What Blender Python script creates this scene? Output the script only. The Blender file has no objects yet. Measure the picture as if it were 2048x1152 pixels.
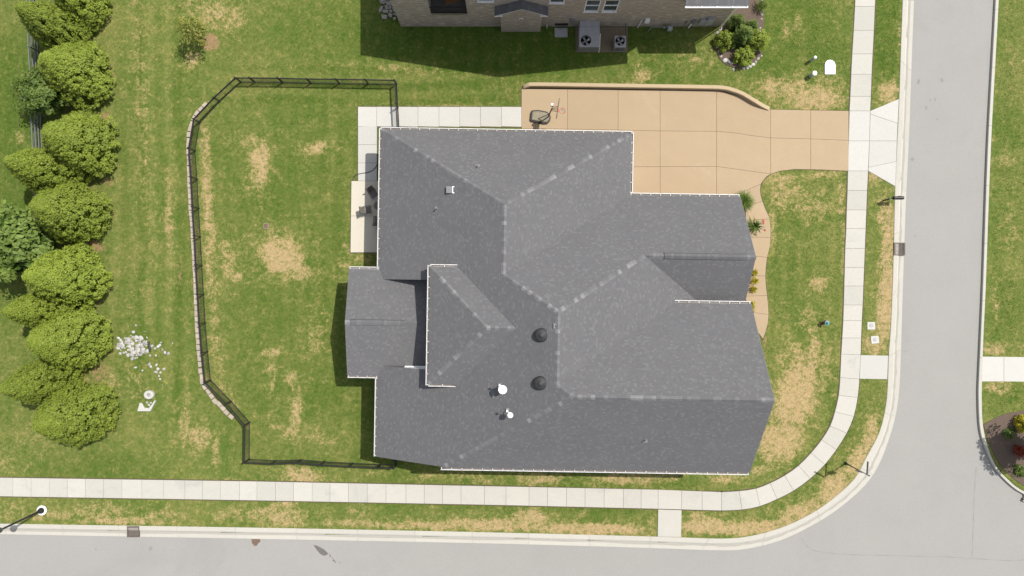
import bpy, bmesh, math, random
import numpy as np
from mathutils import Vector, Matrix

random.seed(11)
RNG = np.random.default_rng(11)
scene = bpy.context.scene
C = scene.collection

# ---------------------------------------------------------------- camera, sky, sun, exposure
H_CAM, FOC = 56.0, 1372.0            # survey height (m) and focal length (plan units); 24.5 plan units = 1 m on the ground
cam_d = bpy.data.cameras.new('camera'); cam = bpy.data.objects.new('camera', cam_d); C.objects.link(cam)
cam.location = (0, 0, H_CAM); cam.rotation_euler = (0, 0, 0)
cam_d.sensor_width = 36.0; cam_d.lens = 36.0 * FOC / 2048.0
cam_d.clip_start = 0.5; cam_d.clip_end = 3000
scene.camera = cam

SHX, SHY = -0.48, -0.31              # ground shift of a shadow for each metre of height
sun_dir = Vector((-SHX, -SHY, 1.0)).normalized()
elev = math.asin(sun_dir.z); azim = math.atan2(sun_dir.x, sun_dir.y)
world = bpy.data.worlds.new('World'); scene.world = world; world.use_nodes = True
wn = world.node_tree.nodes; wl = world.node_tree.links
sky = wn.new('ShaderNodeTexSky'); sky.sky_type = 'NISHITA'; sky.sun_disc = False
sky.sun_elevation = elev; sky.sun_rotation = azim; sky.air_density = 1.0; sky.dust_density = 1.5
bg = wn['Background']; bg.inputs['Strength'].default_value = 0.115
haze_n = wn.new('ShaderNodeHueSaturation'); haze_n.inputs['Saturation'].default_value = 0.42     # milky summer sky
wl.new(sky.outputs[0], haze_n.inputs['Color']); wl.new(haze_n.outputs[0], bg.inputs['Color'])
sun_d = bpy.data.lights.new('sun', 'SUN'); sun_d.energy = 3.45; sun_d.angle = math.radians(0.55); sun_d.color = (1.0, 0.955, 0.89)
sun_o = bpy.data.objects.new('sun', sun_d); C.objects.link(sun_o)
sun_o.rotation_euler = (-sun_dir).to_track_quat('-Z', 'Y').to_euler(); sun_o.location = (30, 20, 80)
vs = scene.view_settings; vs.view_transform = 'Standard'; vs.look = 'None'; vs.gamma = 1.0; vs.use_curve_mapping = False
vs.exposure = 0.72

# ---------------------------------------------------------------- helpers
def P(px, py, z=0.0):
    k = (H_CAM - z) / FOC
    return ((px - 1024) * k, (576 - py) * k, z)
def P2(px, py, z=0.0):
    p = P(px, py, z); return (p[0], p[1])

def tag(o, label=None, cat=None, group=None, kind=None):
    if label: o['label'] = label
    if cat: o['category'] = cat
    if group: o['group'] = group
    if kind: o['kind'] = kind
    return o
def empty(name, loc=(0, 0, 0), rz=0.0, label=None, cat=None, group=None, kind=None):
    o = bpy.data.objects.new(name, None); C.objects.link(o); o.location = loc; o.rotation_euler = (0, 0, rz)
    o.empty_display_size = 0.2
    return tag(o, label, cat, group, kind)

class MB:
    def __init__(s): s.v = []; s.f = []; s.uv = []
    def face(s, pts, uv=None):
        n = len(s.v); s.v += [tuple(p) for p in pts]; s.f.append(tuple(range(n, n + len(pts))))
        s.uv += list(uv) if uv else [(p[0], p[1]) for p in pts]
        return s
    def box(s, x0, x1, y0, y1, z0, z1, rot=0.0, c=None, top=1.0):
        cx, cy = ((x0 + x1) / 2, (y0 + y1) / 2) if c is None else c
        hx, hy = (x1 - x0) / 2, (y1 - y0) / 2
        ox, oy = (x0 + x1) / 2, (y0 + y1) / 2
        b = []
        for (z, k) in ((z0, 1.0), (z1, top)):
            for sx, sy in ((-1, -1), (1, -1), (1, 1), (-1, 1)):
                x, y = ox + sx * hx * k, oy + sy * hy * k
                if rot:
                    dx, dy = x - cx, y - cy
                    x, y = cx + dx * math.cos(rot) - dy * math.sin(rot), cy + dx * math.sin(rot) + dy * math.cos(rot)
                b.append((x, y, z))
        for f in ((3, 2, 1, 0), (4, 5, 6, 7), (0, 1, 5, 4), (1, 2, 6, 5), (2, 3, 7, 6), (3, 0, 4, 7)):
            s.face([b[i] for i in f])
        return s
    def prism(s, pts, z0, z1, bevel=0.0):
        """polygon (counter-clockwise) pulled up from z0 to z1, top edge chamfered inwards by bevel"""
        n = len(pts); a = sum(pts[i][0] * pts[(i + 1) % n][1] - pts[(i + 1) % n][0] * pts[i][1] for i in range(n))
        if a < 0: pts = pts[::-1]
        inner = inset(pts, bevel) if bevel else pts
        zt = z1 - bevel * 0.7 if bevel else z1
        for i in range(n):
            j = (i + 1) % n
            s.face([(*pts[i], z0), (*pts[j], z0), (*pts[j], zt), (*pts[i], zt)])
            if bevel: s.face([(*pts[i], zt), (*pts[j], zt), (*inner[j], z1), (*inner[i], z1)])
        s.face([(*p, z1) for p in inner])
        return s
    def tube(s, pts, r, seg=8, caps=True):
        pts = [Vector(p) for p in pts]; rr = r if isinstance(r, (list, tuple)) else [r] * len(pts)
        rings = []; ref = None
        for i, p in enumerate(pts):
            d = (pts[min(i + 1, len(pts) - 1)] - pts[max(i - 1, 0)]).normalized()
            a = d.cross(Vector((0, 0, 1)) if abs(d.z) < 0.95 else Vector((1, 0, 0))).normalized()
            if ref is not None and a.dot(ref) < 0: a = -a
            ref = a; b = d.cross(a)
            rings.append([p + (a * math.cos(2 * math.pi * k / seg) + b * math.sin(2 * math.pi * k / seg)) * rr[i] for k in range(seg)])
        for i in range(len(rings) - 1):
            for k in range(seg):
                s.face([rings[i][k], rings[i][(k + 1) % seg], rings[i + 1][(k + 1) % seg], rings[i + 1][k]])
        if caps: s.face(rings[0][::-1]); s.face(rings[-1])
        return s
    def lathe(s, prof, c=(0, 0, 0), seg=20, sx=1.0, sy=1.0):
        """prof: (radius, z) from the bottom up"""
        R = [[(c[0] + r * sx * math.cos(2 * math.pi * k / seg), c[1] + r * sy * math.sin(2 * math.pi * k / seg), c[2] + z) for k in range(seg)] for r, z in prof]
        for i in range(len(R) - 1):
            for k in range(seg):
                s.face([R[i][k], R[i][(k + 1) % seg], R[i + 1][(k + 1) % seg], R[i + 1][k]])
        if prof[0][0] > 1e-4: s.face(R[0][::-1])
        if prof[-1][0] > 1e-4: s.face(R[-1])
        return s
    def mesh(s, name, mat, weld=True, smooth=False):
        me = bpy.data.meshes.new(name); me.from_pydata(s.v, [], s.f)
        ul = me.uv_layers.new(name='UVMap'); ul.data.foreach_set('uv', np.array(s.uv, dtype=np.float32).ravel())
        if mat: me.materials.append(mat)
        if weld:
            bm = bmesh.new(); bm.from_mesh(me); bmesh.ops.remove_doubles(bm, verts=bm.verts, dist=1e-5)
            bm.to_mesh(me); bm.free()
        if smooth: me.polygons.foreach_set('use_smooth', [True] * len(me.polygons))
        return me
    def build(s, name, mat, parent=None, local=True, weld=True, smooth=False):
        return link(name, s.mesh(name, mat, weld, smooth), parent, local)

def link(name, me, parent=None, local=True):
    o = bpy.data.objects.new(name, me); C.objects.link(o)
    if parent:
        o.parent = parent
        if not local: o.matrix_parent_inverse = Matrix.Translation(-Vector(parent.location))
    return o
def inset(pts, d):
    n = len(pts); out = []
    for i in range(n):
        p0, p1, p2 = Vector(pts[i - 1]), Vector(pts[i]), Vector(pts[(i + 1) % n])
        a = (p1 - p0); b = (p2 - p1)
        if a.length < 1e-6 or b.length < 1e-6: out.append(tuple(p1)); continue
        a.normalize(); b.normalize()
        na, nb = Vector((-a.y, a.x)), Vector((-b.y, b.x))
        m = na + nb
        if m.length < 1e-4: out.append(tuple(p1 + na * d)); continue
        m.normalize(); out.append(tuple(p1 + m * d / max(0.35, m.dot(na))))
    return out
def np_mesh(name, verts, quads, mat, col=None, tri=False, uv=None):
    """big meshes straight from arrays"""
    k = 3 if tri else 4
    me = bpy.data.meshes.new(name); n = len(quads)
    me.vertices.add(len(verts)); me.vertices.foreach_set('co', verts.astype(np.float32).ravel())
    me.loops.add(n * k); me.loops.foreach_set('vertex_index', quads.astype(np.int32).ravel())
    me.polygons.add(n); me.polygons.foreach_set('loop_start', np.arange(0, n * k, k, dtype=np.int32))
    me.polygons.foreach_set('loop_total', np.full(n, k, dtype=np.int32))
    me.update(calc_edges=True)
    if col is not None:
        at = me.color_attributes.new('cover', 'FLOAT_COLOR', 'POINT'); at.data.foreach_set('color', col.astype(np.float32).ravel())
    if mat: me.materials.append(mat)
    return me
def copy_tree(o, parent=None):
    c = o.copy(); C.objects.link(c); c.parent = parent
    for ch in o.children: copy_tree(ch, c)
    return c
def lerp_tab(tab, x):
    xs = [t[0] for t in tab]; ys = [t[1] for t in tab]
    return float(np.interp(x, xs, ys))
def seg_dist(X, Y, path):
    d = np.full(X.shape, 1e9)
    for (x0, y0), (x1, y1) in zip(path[:-1], path[1:]):
        dx, dy = x1 - x0, y1 - y0; L = dx * dx + dy * dy + 1e-12
        t = np.clip(((X - x0) * dx + (Y - y0) * dy) / L, 0, 1)
        d = np.minimum(d, np.hypot(X - x0 - t * dx, Y - y0 - t * dy))
    return d
def in_poly(X, Y, poly):
    ins = np.zeros(X.shape, bool); n = len(poly)
    for i in range(n):
        x0, y0 = poly[i]; x1, y1 = poly[(i + 1) % n]
        if y0 == y1: continue
        c = ((y0 > Y) != (y1 > Y)) & (X < (x1 - x0) * (Y - y0) / (y1 - y0) + x0)
        ins ^= c
    return ins
def resample(path, step):
    out = [path[0]]
    for a, b in zip(path[:-1], path[1:]):
        L = math.dist(a, b); n = max(1, round(L / step))
        out += [tuple(a[k] + (b[k] - a[k]) * i / n for k in range(len(a))) for i in range(1, n + 1)]
    return out
def smooth_path(pts, sub=6):
    """Catmull-Rom through pts"""
    out = []
    for i in range(len(pts) - 1):
        p0, p1, p2, p3 = (np.array(pts[max(i - 1, 0)], float), np.array(pts[i], float), np.array(pts[i + 1], float), np.array(pts[min(i + 2, len(pts) - 1)], float))
        for k in range(sub):
            t = k / sub
            out.append(tuple(0.5 * (2 * p1 + (p2 - p0) * t + (2 * p0 - 5 * p1 + 4 * p2 - p3) * t * t + (3 * p1 - p0 - 3 * p2 + p3) * t ** 3)))
    out.append(tuple(map(float, pts[-1])))
    return out

# ---------------------------------------------------------------- materials
def new_mat(name):
    m = bpy.data.materials.new(name); m.use_nodes = True
    nt = m.node_tree; b = nt.nodes['Principled BSDF']
    return m, nt, b
def node(nt, t, **kw):
    n = nt.nodes.new(t)
    for k, v in kw.items(): setattr(n, k, v)
    return n
def mixc(nt, fac, a, b, blend='MIX'):
    n = node(nt, 'ShaderNodeMix', data_type='RGBA', blend_type=blend)
    for idx, v in ((0, fac), (6, a), (7, b)):
        if hasattr(v, 'is_linked') or hasattr(v, 'links'): nt.links.new(v, n.inputs[idx])
        elif idx == 0: n.inputs[0].default_value = v
        else: n.inputs[idx].default_value = (*v, 1.0)
    return n.outputs[2]
def math_n(nt, op, a, b=None, clamp=False):
    n = node(nt, 'ShaderNodeMath', operation=op, use_clamp=clamp)
    for i, v in enumerate((a, b)):
        if v is None: continue
        if hasattr(v, 'links'): nt.links.new(v, n.inputs[i])
        else: n.inputs[i].default_value = v
    return n.outputs[0]
def noise(nt, vec, scale, detail=4.0, rough=0.6, dist=0.0):
    n = node(nt, 'ShaderNodeTexNoise'); n.inputs['Scale'].default_value = scale; n.inputs['Detail'].default_value = detail
    n.inputs['Roughness'].default_value = rough; n.inputs['Distortion'].default_value = dist
    if vec is not None: nt.links.new(vec, n.inputs['Vector'])
    return n.outputs[0]
def ramp(nt, fac, lo, hi, smooth=True):
    n = node(nt, 'ShaderNodeMapRange', interpolation_type='SMOOTHSTEP' if smooth else 'LINEAR')
    nt.links.new(fac, n.inputs[0]); n.inputs[1].default_value = lo; n.inputs[2].default_value = hi
    return n.outputs[0]
def position(nt, scale=None):
    g = node(nt, 'ShaderNodeNewGeometry').outputs['Position']
    if scale:
        m = node(nt, 'ShaderNodeMapping'); m.inputs['Scale'].default_value = scale; nt.links.new(g, m.inputs['Vector']); return m.outputs[0]
    return g
def bump(nt, b, h, strength, dist=0.02):
    n = node(nt, 'ShaderNodeBump'); n.inputs['Strength'].default_value = strength; n.inputs['Distance'].default_value = dist
    nt.links.new(h, n.inputs['Height']); nt.links.new(n.outputs[0], b.inputs['Normal'])

def m_speck(name, col, var=0.25, scale=6.0, fine=60.0, rough=0.9, bumps=0.15, stain=None, stain_scale=0.5, objvar=0.0, spec=0.25):
    """matte mineral surface: fine grain, mid blotches, optional stains, optional variation from piece to piece"""
    m, nt, b = new_mat(name)
    p = position(nt)
    c1 = tuple(c * (1 - var) for c in col); c2 = tuple(min(1, c * (1 + var)) for c in col)
    base = mixc(nt, noise(nt, p, scale, 5), c1, c2)
    f = noise(nt, p, fine, 2, 0.7)
    base = mixc(nt, 0.35, base, mixc(nt, ramp(nt, f, 0.3, 0.7), tuple(c * 0.6 for c in col), tuple(min(1, c * 1.35) for c in col)))
    if stain:
        s = ramp(nt, noise(nt, p, stain_scale, 6, 0.65, 0.6), 0.55, 0.75)
        base = mixc(nt, math_n(nt, 'MULTIPLY', s, 0.5), base, stain)
    if objvar:
        oi = node(nt, 'ShaderNodeObjectInfo').outputs['Random']
        hv = node(nt, 'ShaderNodeHueSaturation'); nt.links.new(base, hv.inputs['Color'])
        v = node(nt, 'ShaderNodeMapRange'); nt.links.new(oi, v.inputs[0]); v.inputs[3].default_value = 1 - objvar; v.inputs[4].default_value = 1 + objvar
        nt.links.new(v.outputs[0], hv.inputs['Value']); base = hv.outputs[0]
    nt.links.new(base, b.inputs['Base Color']); b.inputs['Roughness'].default_value = rough; b.inputs['Specular IOR Level'].default_value = spec
    if bumps: bump(nt, b, f, bumps, 0.01)
    return m
def m_plain(name, col, rough=0.5, metal=0.0, spec=0.4, dirt=0.12):
    m, nt, b = new_mat(name)
    base = mixc(nt, ramp(nt, noise(nt, position(nt), 7.0, 5), 0.35, 0.75), col, tuple(c * (1 - dirt * 2) for c in col))
    nt.links.new(base, b.inputs['Base Color']); b.inputs['Roughness'].default_value = rough; b.inputs['Metallic'].default_value = metal
    b.inputs['Specular IOR Level'].default_value = spec
    return m
def m_leaf(name, dark, light, transl=0.38, rough=0.55, scale=1.2):
    m, nt, b = new_mat(name)
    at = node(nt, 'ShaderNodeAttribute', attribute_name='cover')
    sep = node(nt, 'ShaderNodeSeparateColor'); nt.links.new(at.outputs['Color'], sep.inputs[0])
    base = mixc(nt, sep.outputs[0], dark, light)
    oi = node(nt, 'ShaderNodeObjectInfo').outputs['Random']
    hv = node(nt, 'ShaderNodeHueSaturation'); nt.links.new(base, hv.inputs['Color'])
    v = node(nt, 'ShaderNodeMapRange'); nt.links.new(oi, v.inputs[0]); v.inputs[3].default_value = 0.9; v.inputs[4].default_value = 1.12
    nt.links.new(v.outputs[0], hv.inputs['Value'])
    nt.links.new(hv.outputs[0], b.inputs['Base Color']); b.inputs['Roughness'].default_value = rough; b.inputs['Specular IOR Level'].default_value = 0.3
    tr = node(nt, 'ShaderNodeBsdfTranslucent'); nt.links.new(hv.outputs[0], tr.inputs['Color'])
    mx = node(nt, 'ShaderNodeMixShader'); mx.inputs[0].default_value = transl
    nt.links.new(b.outputs[0], mx.inputs[1]); nt.links.new(tr.outputs[0], mx.inputs[2])
    nt.links.new(mx.outputs[0], nt.nodes['Material Output'].inputs['Surface'])
    return m

def m_grass(name):
    """turf: cover.r = dryness, cover.g = lushness, cover.b = bare soil"""
    m, nt, b = new_mat(name)
    p = position(nt)
    at = node(nt, 'ShaderNodeAttribute', attribute_name='cover')
    sep = node(nt, 'ShaderNodeSeparateColor'); nt.links.new(at.outputs['Color'], sep.inputs[0])
    dry, lush, soil = sep.outputs
    fine = noise(nt, p, 7.0, 7, 0.8); mid = noise(nt, p, 1.3, 7, 0.72, 0.5); big = noise(nt, p, 0.20, 4, 0.6); clump = noise(nt, p, 3.6, 6, 0.75, 0.3)
    olive = (0.148, 0.155, 0.045); green = (0.093, 0.131, 0.029); deep = (0.054, 0.092, 0.013); straw = (0.318, 0.236, 0.124); pale = (0.225, 0.195, 0.072); earth = (0.235, 0.150, 0.085)
    gm = math_n(nt, 'ADD', math_n(nt, 'MULTIPLY', mid, 0.45), math_n(nt, 'ADD', math_n(nt, 'MULTIPLY', big, 0.35), math_n(nt, 'MULTIPLY', clump, 0.20)))
    g = mixc(nt, ramp(nt, gm, 0.38, 0.60), green, olive)
    lf = math_n(nt, 'ADD', lush, math_n(nt, 'MULTIPLY', math_n(nt, 'SUBTRACT', gm, 0.5), -2.6), clamp=True)
    g = mixc(nt, lf, g, deep)
    # mowing swaths
    wv = node(nt, 'ShaderNodeTexWave', wave_type='BANDS', bands_direction='X'); wv.inputs['Scale'].default_value = 0.23; wv.inputs['Distortion'].default_value = 2.5; wv.inputs['Detail'].default_value = 4
    wv.inputs['Detail Scale'].default_value = 0.7
    nt.links.new(p, wv.inputs['Vector'])
    g = mixc(nt, math_n(nt, 'MULTIPLY', ramp(nt, wv.outputs[1], 0.3, 0.9), 0.12), g, olive)
    d1 = math_n(nt, 'ADD', math_n(nt, 'MULTIPLY', dry, 0.88), math_n(nt, 'MULTIPLY', math_n(nt, 'SUBTRACT', fine, 0.5), 1.5))
    d1 = math_n(nt, 'ADD', d1, math_n(nt, 'MULTIPLY', math_n(nt, 'SUBTRACT', mid, 0.5), 1.7))
    d1 = math_n(nt, 'ADD', d1, math_n(nt, 'MULTIPLY', math_n(nt, 'SUBTRACT', clump, 0.5), 1.1))
    g = mixc(nt, math_n(nt, 'MULTIPLY', ramp(nt, d1, 0.16, 0.56), 0.55), g, pale)
    g = mixc(nt, math_n(nt, 'MULTIPLY', ramp(nt, d1, 0.36, 0.82), 0.95), g, straw)
    sf = ramp(nt, math_n(nt, 'ADD', soil, math_n(nt, 'MULTIPLY', math_n(nt, 'SUBTRACT', clump, 0.5), 1.6)), 0.42, 0.8)
    g = mixc(nt, math_n(nt, 'MULTIPLY', sf, 0.85), g, earth)
    f2 = noise(nt, p, 17.0, 4, 0.75)
    g = mixc(nt, 1.0, g, mixc(nt, ramp(nt, f2, 0.30, 0.70), (0.66, 0.68, 0.66), (1.32, 1.30, 1.27)), 'MULTIPLY')
    g = mixc(nt, 1.0, g, mixc(nt, ramp(nt, clump, 0.32, 0.68), (0.82, 0.84, 0.82), (1.17, 1.15, 1.15)), 'MULTIPLY')
    nt.links.new(g, b.inputs['Base Color']); b.inputs['Roughness'].default_value = 0.95; b.inputs['Specular IOR Level'].default_value = 0.1
    bump(nt, b, f2, 0.4, 0.05)
    return m
def m_shingle(name):
    """laminated shingles: uv.x metres along the course, uv.y course number"""
    m, nt, b = new_mat(name)
    uv = node(nt, 'ShaderNodeUVMap').outputs[0]
    s = node(nt, 'ShaderNodeSeparateXYZ'); nt.links.new(uv, s.inputs[0])
    row = math_n(nt, 'FLOOR', s.outputs[1])
    w0 = node(nt, 'ShaderNodeTexWhiteNoise', noise_dimensions='1D'); nt.links.new(row, w0.inputs['W'])
    u = math_n(nt, 'ADD', math_n(nt, 'DIVIDE', s.outputs[0], 0.17), math_n(nt, 'MULTIPLY', w0.outputs[0], 17.0))
    cell = math_n(nt, 'FLOOR', u)
    cv = node(nt, 'ShaderNodeCombineXYZ'); nt.links.new(cell, cv.inputs[0]); nt.links.new(row, cv.inputs[1])
    w = node(nt, 'ShaderNodeTexWhiteNoise', noise_dimensions='2D'); nt.links.new(cv.outputs[0], w.inputs['Vector'])
    c = mixc(nt, w.outputs[0], (0.096, 0.096, 0.100), (0.110, 0.110, 0.114))
    c = mixc(nt, math_n(nt, 'MULTIPLY', ramp(nt, w.outputs[0], 0.78, 0.98), 0.5), c, (0.142, 0.142, 0.145))
    sp = node(nt, 'ShaderNodeSeparateColor'); nt.links.new(w.outputs[1], sp.inputs[0])
    c = mixc(nt, math_n(nt, 'MULTIPLY', ramp(nt, sp.outputs[1], 0.82, 0.97), 0.6), c, (0.108, 0.097, 0.097))
    p = position(nt)
    c = mixc(nt, math_n(nt, 'MULTIPLY', ramp(nt, noise(nt, p, 0.5, 5, 0.65), 0.35, 0.7), 0.22), c, (0.128, 0.126, 0.124))
    f = noise(nt, p, 45.0, 2, 0.8)
    c = mixc(nt, 1.0, c, mixc(nt, f, (0.82, 0.82, 0.82), (1.18, 1.18, 1.18)), 'MULTIPLY')
    nt.links.new(c, b.inputs['Base Color']); b.inputs['Roughness'].default_value = 0.92; b.inputs['Specular IOR Level'].default_value = 0.2
    bump(nt, b, f, 0.25, 0.01)
    return m
def m_cap(name):
    m, nt, b = new_mat(name)
    oi = node(nt, 'ShaderNodeObjectInfo').outputs['Random']
    c = mixc(nt, ramp(nt, oi, 0.1, 0.8), (0.108, 0.107, 0.111), (0.140, 0.139, 0.142))
    c = mixc(nt, ramp(nt, oi, 0.70, 0.96), c, (0.190, 0.189, 0.190))
    f = noise(nt, position(nt), 40.0, 3, 0.8)
    c = mixc(nt, 1.0, c, mixc(nt, f, (0.8, 0.8, 0.8), (1.2, 1.2, 1.2)), 'MULTIPLY')
    nt.links.new(c, b.inputs['Base Color']); b.inputs['Roughness'].default_value = 0.92; b.inputs['Specular IOR Level'].default_value = 0.2
    return m
def m_brick(name, c1, c2, mortar, scale=1.0):
    """running bond in metres, on walls that face any way (uses uv = metres along, metres up)"""
    m, nt, b = new_mat(name)
    uv = node(nt, 'ShaderNodeUVMap').outputs[0]
    t = node(nt, 'ShaderNodeTexBrick'); nt.links.new(uv, t.inputs['Vector']); t.offset = 0.5
    t.inputs['Scale'].default_value = 1.0; t.inputs['Brick Width'].default_value = 0.40 * scale; t.inputs['Row Height'].default_value = 0.085 * scale
    t.inputs['Mortar Size'].default_value = 0.007; t.inputs['Bias'].default_value = -0.45
    t.inputs['Color1'].default_value = (*c1, 1); t.inputs['Color2'].default_value = (*c2, 1); t.inputs['Mortar'].default_value = (*mortar, 1)
    mp = node(nt, 'ShaderNodeMapping'); mp.inputs['Scale'].default_value = (1.5, 9.0, 1); nt.links.new(uv, mp.inputs['Vector'])
    c = mixc(nt, math_n(nt, 'MULTIPLY', ramp(nt, noise(nt, mp.outputs[0], 1.0, 3, 0.7), 0.50, 0.66), 0.8), t.outputs[0], tuple(min(1, x * 2.0) for x in c1))
    f = noise(nt, position(nt), 30, 3, 0.7)
    c = mixc(nt, 1.0, c, mixc(nt, f, (0.75, 0.75, 0.75), (1.25, 1.25, 1.25)), 'MULTIPLY')
    nt.links.new(c, b.inputs['Base Color']); b.inputs['Roughness'].default_value = 0.95
    bump(nt, b, t.outputs[1], -0.3, 0.008)
    return m

M = {}
M['grass'] = m_grass('turf')
M['road'] = m_speck('asphalt_weathered', (0.252, 0.246, 0.232), 0.08, 0.30, 55.0, 0.95, 0.12, (0.205, 0.200, 0.190), 0.10)
M['concrete'] = m_speck('concrete_walk', (0.384, 0.371, 0.330), 0.07, 1.2, 40.0, 0.95, 0.08, (0.275, 0.270, 0.252), 0.40, 0.055)
M['concrete_new'] = m_speck('concrete_new', (0.408, 0.399, 0.368), 0.04, 1.0, 40.0, 0.95, 0.06, (0.335, 0.33, 0.31), 0.5, 0.05)
M['patio'] = m_speck('concrete_patio', (0.460, 0.425, 0.350), 0.05, 1.5, 40.0, 0.95, 0.06, (0.38, 0.35, 0.29), 0.6, 0.02)
M['kerb'] = m_speck('concrete_kerb', (0.388, 0.372, 0.328), 0.06, 1.2, 35.0, 0.95, 0.08, (0.345, 0.33, 0.295), 0.5, 0.03)
M['silt'] = m_speck('gutter_silt', (0.300, 0.285, 0.252), 0.12, 2.0, 30.0, 0.98, 0.1, (0.17, 0.16, 0.145), 0.25)
M['aggregate'] = m_speck('exposed_aggregate', (0.325, 0.246, 0.157), 0.10, 0.7, 32.0, 0.9, 0.3, (0.372, 0.296, 0.20), 0.30, 0.03)
M['aggregate_wall'] = m_speck('aggregate_wall', (0.37, 0.29, 0.185), 0.08, 1.5, 30.0, 0.9, 0.3)
M['joint'] = m_speck('joint_soil', (0.085, 0.066, 0.042), 0.3, 4.0, 30.0, 1.0, 0.2)
M['mulch'] = m_speck('mulch', (0.105, 0.078, 0.060), 0.3, 5.0, 26.0, 1.0, 0.8)
M['shingle'] = m_shingle('roof_shingle')
M['cap'] = m_cap('ridge_shingle')
M['brick'] = m_brick('brick_grey_brown', (0.285, 0.242, 0.192), (0.175, 0.146, 0.115), (0.32, 0.28, 0.23))
M['brick2'] = m_brick('brick_red_brown', (0.150, 0.085, 0.060), (0.105, 0.060, 0.045), (0.22, 0.19, 0.16), 0.55)
M['white'] = m_plain('white_paint', (0.80, 0.80, 0.80), 0.4)
M['gutter'] = m_plain('gutter_paint', (0.62, 0.62, 0.615), 0.45, 0, .4, .18)
M['gutter_in'] = m_plain('gutter_dirt', (0.16, 0.14, 0.12), 0.9)
M['vent'] = m_plain('vent_black_plastic', (0.030, 0.030, 0.032), 0.6)
M['lead'] = m_plain('vent_lead_grey', (0.16, 0.16, 0.17), 0.5)
M['iron'] = m_plain('black_fence_metal', (0.020, 0.020, 0.023), 0.45)
M['galv'] = m_plain('galvanised_metal', (0.215, 0.225, 0.23), 0.5, 0.3)
M['acgrey'] = m_plain('ac_grey_paint', (0.30, 0.30, 0.305), 0.5)
M['dark'] = m_plain('dark_void', (0.012, 0.012, 0.012), 0.8)
M['blade'] = m_plain('aluminium_blade', (0.42, 0.43, 0.43), 0.4, 0.5)
M['glass'] = m_plain('window_glass', (0.045, 0.062, 0.055), 0.08, 0.0, 0.7, 0.02)
M['wood'] = m_plain('stained_wood', (0.23, 0.115, 0.045), 0.6)
M['block'] = m_speck('retaining_block', (0.335, 0.285, 0.230), 0.12, 3.0, 30.0, 0.95, 0.2, None, 1, 0.10)
M['stone'] = m_speck('limestone', (0.345, 0.335, 0.315), 0.22, 4.0, 20.0, 0.95, 0.3, (0.24, 0.225, 0.20), 1.5, 0.24)
M['slate'] = m_speck('flagstone', (0.27, 0.25, 0.225), 0.15, 4.0, 20.0, 0.95, 0.3, None, 1, 0.12)
M['bark'] = m_speck('bark', (0.11, 0.085, 0.065), 0.3, 12.0, 40.0, 1.0, 0.5)
M['leaf_a'] = m_leaf('leaf_bright', (0.128, 0.180, 0.020), (0.305, 0.372, 0.050))
M['leaf_b'] = m_leaf('leaf_dark', (0.050, 0.095, 0.016), (0.185, 0.250, 0.052))
M['leaf_c'] = m_leaf('leaf_pale', (0.11, 0.13, 0.02), (0.29, 0.29, 0.06))
M['leaf_y'] = m_leaf('leaf_yellow', (0.22, 0.21, 0.015), (0.50, 0.43, 0.03))
M['leaf_r'] = m_leaf('leaf_red', (0.16, 0.025, 0.012), (0.36, 0.07, 0.03))
M['leaf_g'] = m_leaf('leaf_fresh', (0.050, 0.100, 0.016), (0.215, 0.285, 0.060))
M['teal'] = m_plain('teal_paint', (0.075, 0.23, 0.235), 0.4)
M['maroon'] = m_plain('brown_red_paint', (0.105, 0.050, 0.036), 0.5)
M['pedestal'] = m_plain('pedestal_green_grey', (0.36, 0.41, 0.375), 0.5)
M['sign'] = m_plain('sign_back_aluminium', (0.15, 0.15, 0.15), 0.5, 0.4)
M['tan_sling'] = m_plain('chair_sling', (0.135, 0.125, 0.112), 0.8)
M['rim'] = m_plain('rim_red', (0.47, 0.10, 0.06), 0.5)
M['net'] = m_plain('net_white', (0.62, 0.60, 0.58), 0.9)
M['acrylic'] = m_plain('backboard_frame', (0.05, 0.05, 0.06), 0.4)
M['tar'] = m_speck('tar_patch', (0.115, 0.105, 0.095), 0.2, 3.0, 30.0, 0.7, 0.1)
M['mud'] = m_speck('dried_mud', (0.13, 0.09, 0.065), 0.2, 3.0, 30.0, 0.95, 0.1)
M['rust'] = m_plain('cast_iron', (0.125, 0.10, 0.09), 0.7, 0.2)
M['rubber'] = m_plain('black_hose', (0.03, 0.03, 0.03), 0.5)
M['tarp'] = m_speck('hoop_base_worn', (0.20, 0.175, 0.12), 0.5, 2.2, 18.0, 0.5, 0.2, (0.045, 0.04, 0.035), 1.8)

# ---------------------------------------------------------------- plan of the street (plan units)
KERB_IN = [(-900, 1029), (0, 1047), (500, 1055), (1000, 1065), (1310, 1073), (1440, 1077), (1500, 1072), (1560, 1056), (1615, 1031), (1662, 1000), (1708, 958), (1733, 913), (1758, 865), (1771, 813), (1775, 769), (1777, 711), (1782, 640), (1787, 500), (1790, 373), (1798, 197), (1805, 0), (1840, -900)]
KERB_OUT = [(-900, 1051), (0, 1069), (500, 1078), (1000, 1088), (1310, 1097), (1425, 1101), (1490, 1099), (1560, 1082), (1620, 1054), (1675, 1020), (1730, 972), (1760, 927), (1782, 869), (1794, 822), (1800, 772), (1803, 700), (1806, 600), (1810, 480), (1813, 400), (1820, 250), (1829, 0), (1866, -900)]
KERB_R_OUT = [(2036, -900), (1988, 0), (1972, 300), (1963, 560), (1958, 680), (1954, 760), (1953.5, 797), (1955.5, 847), (1962, 880), (1980, 924), (2002, 955), (2047, 990), (2130, 1015), (2900, 1030)]
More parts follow.
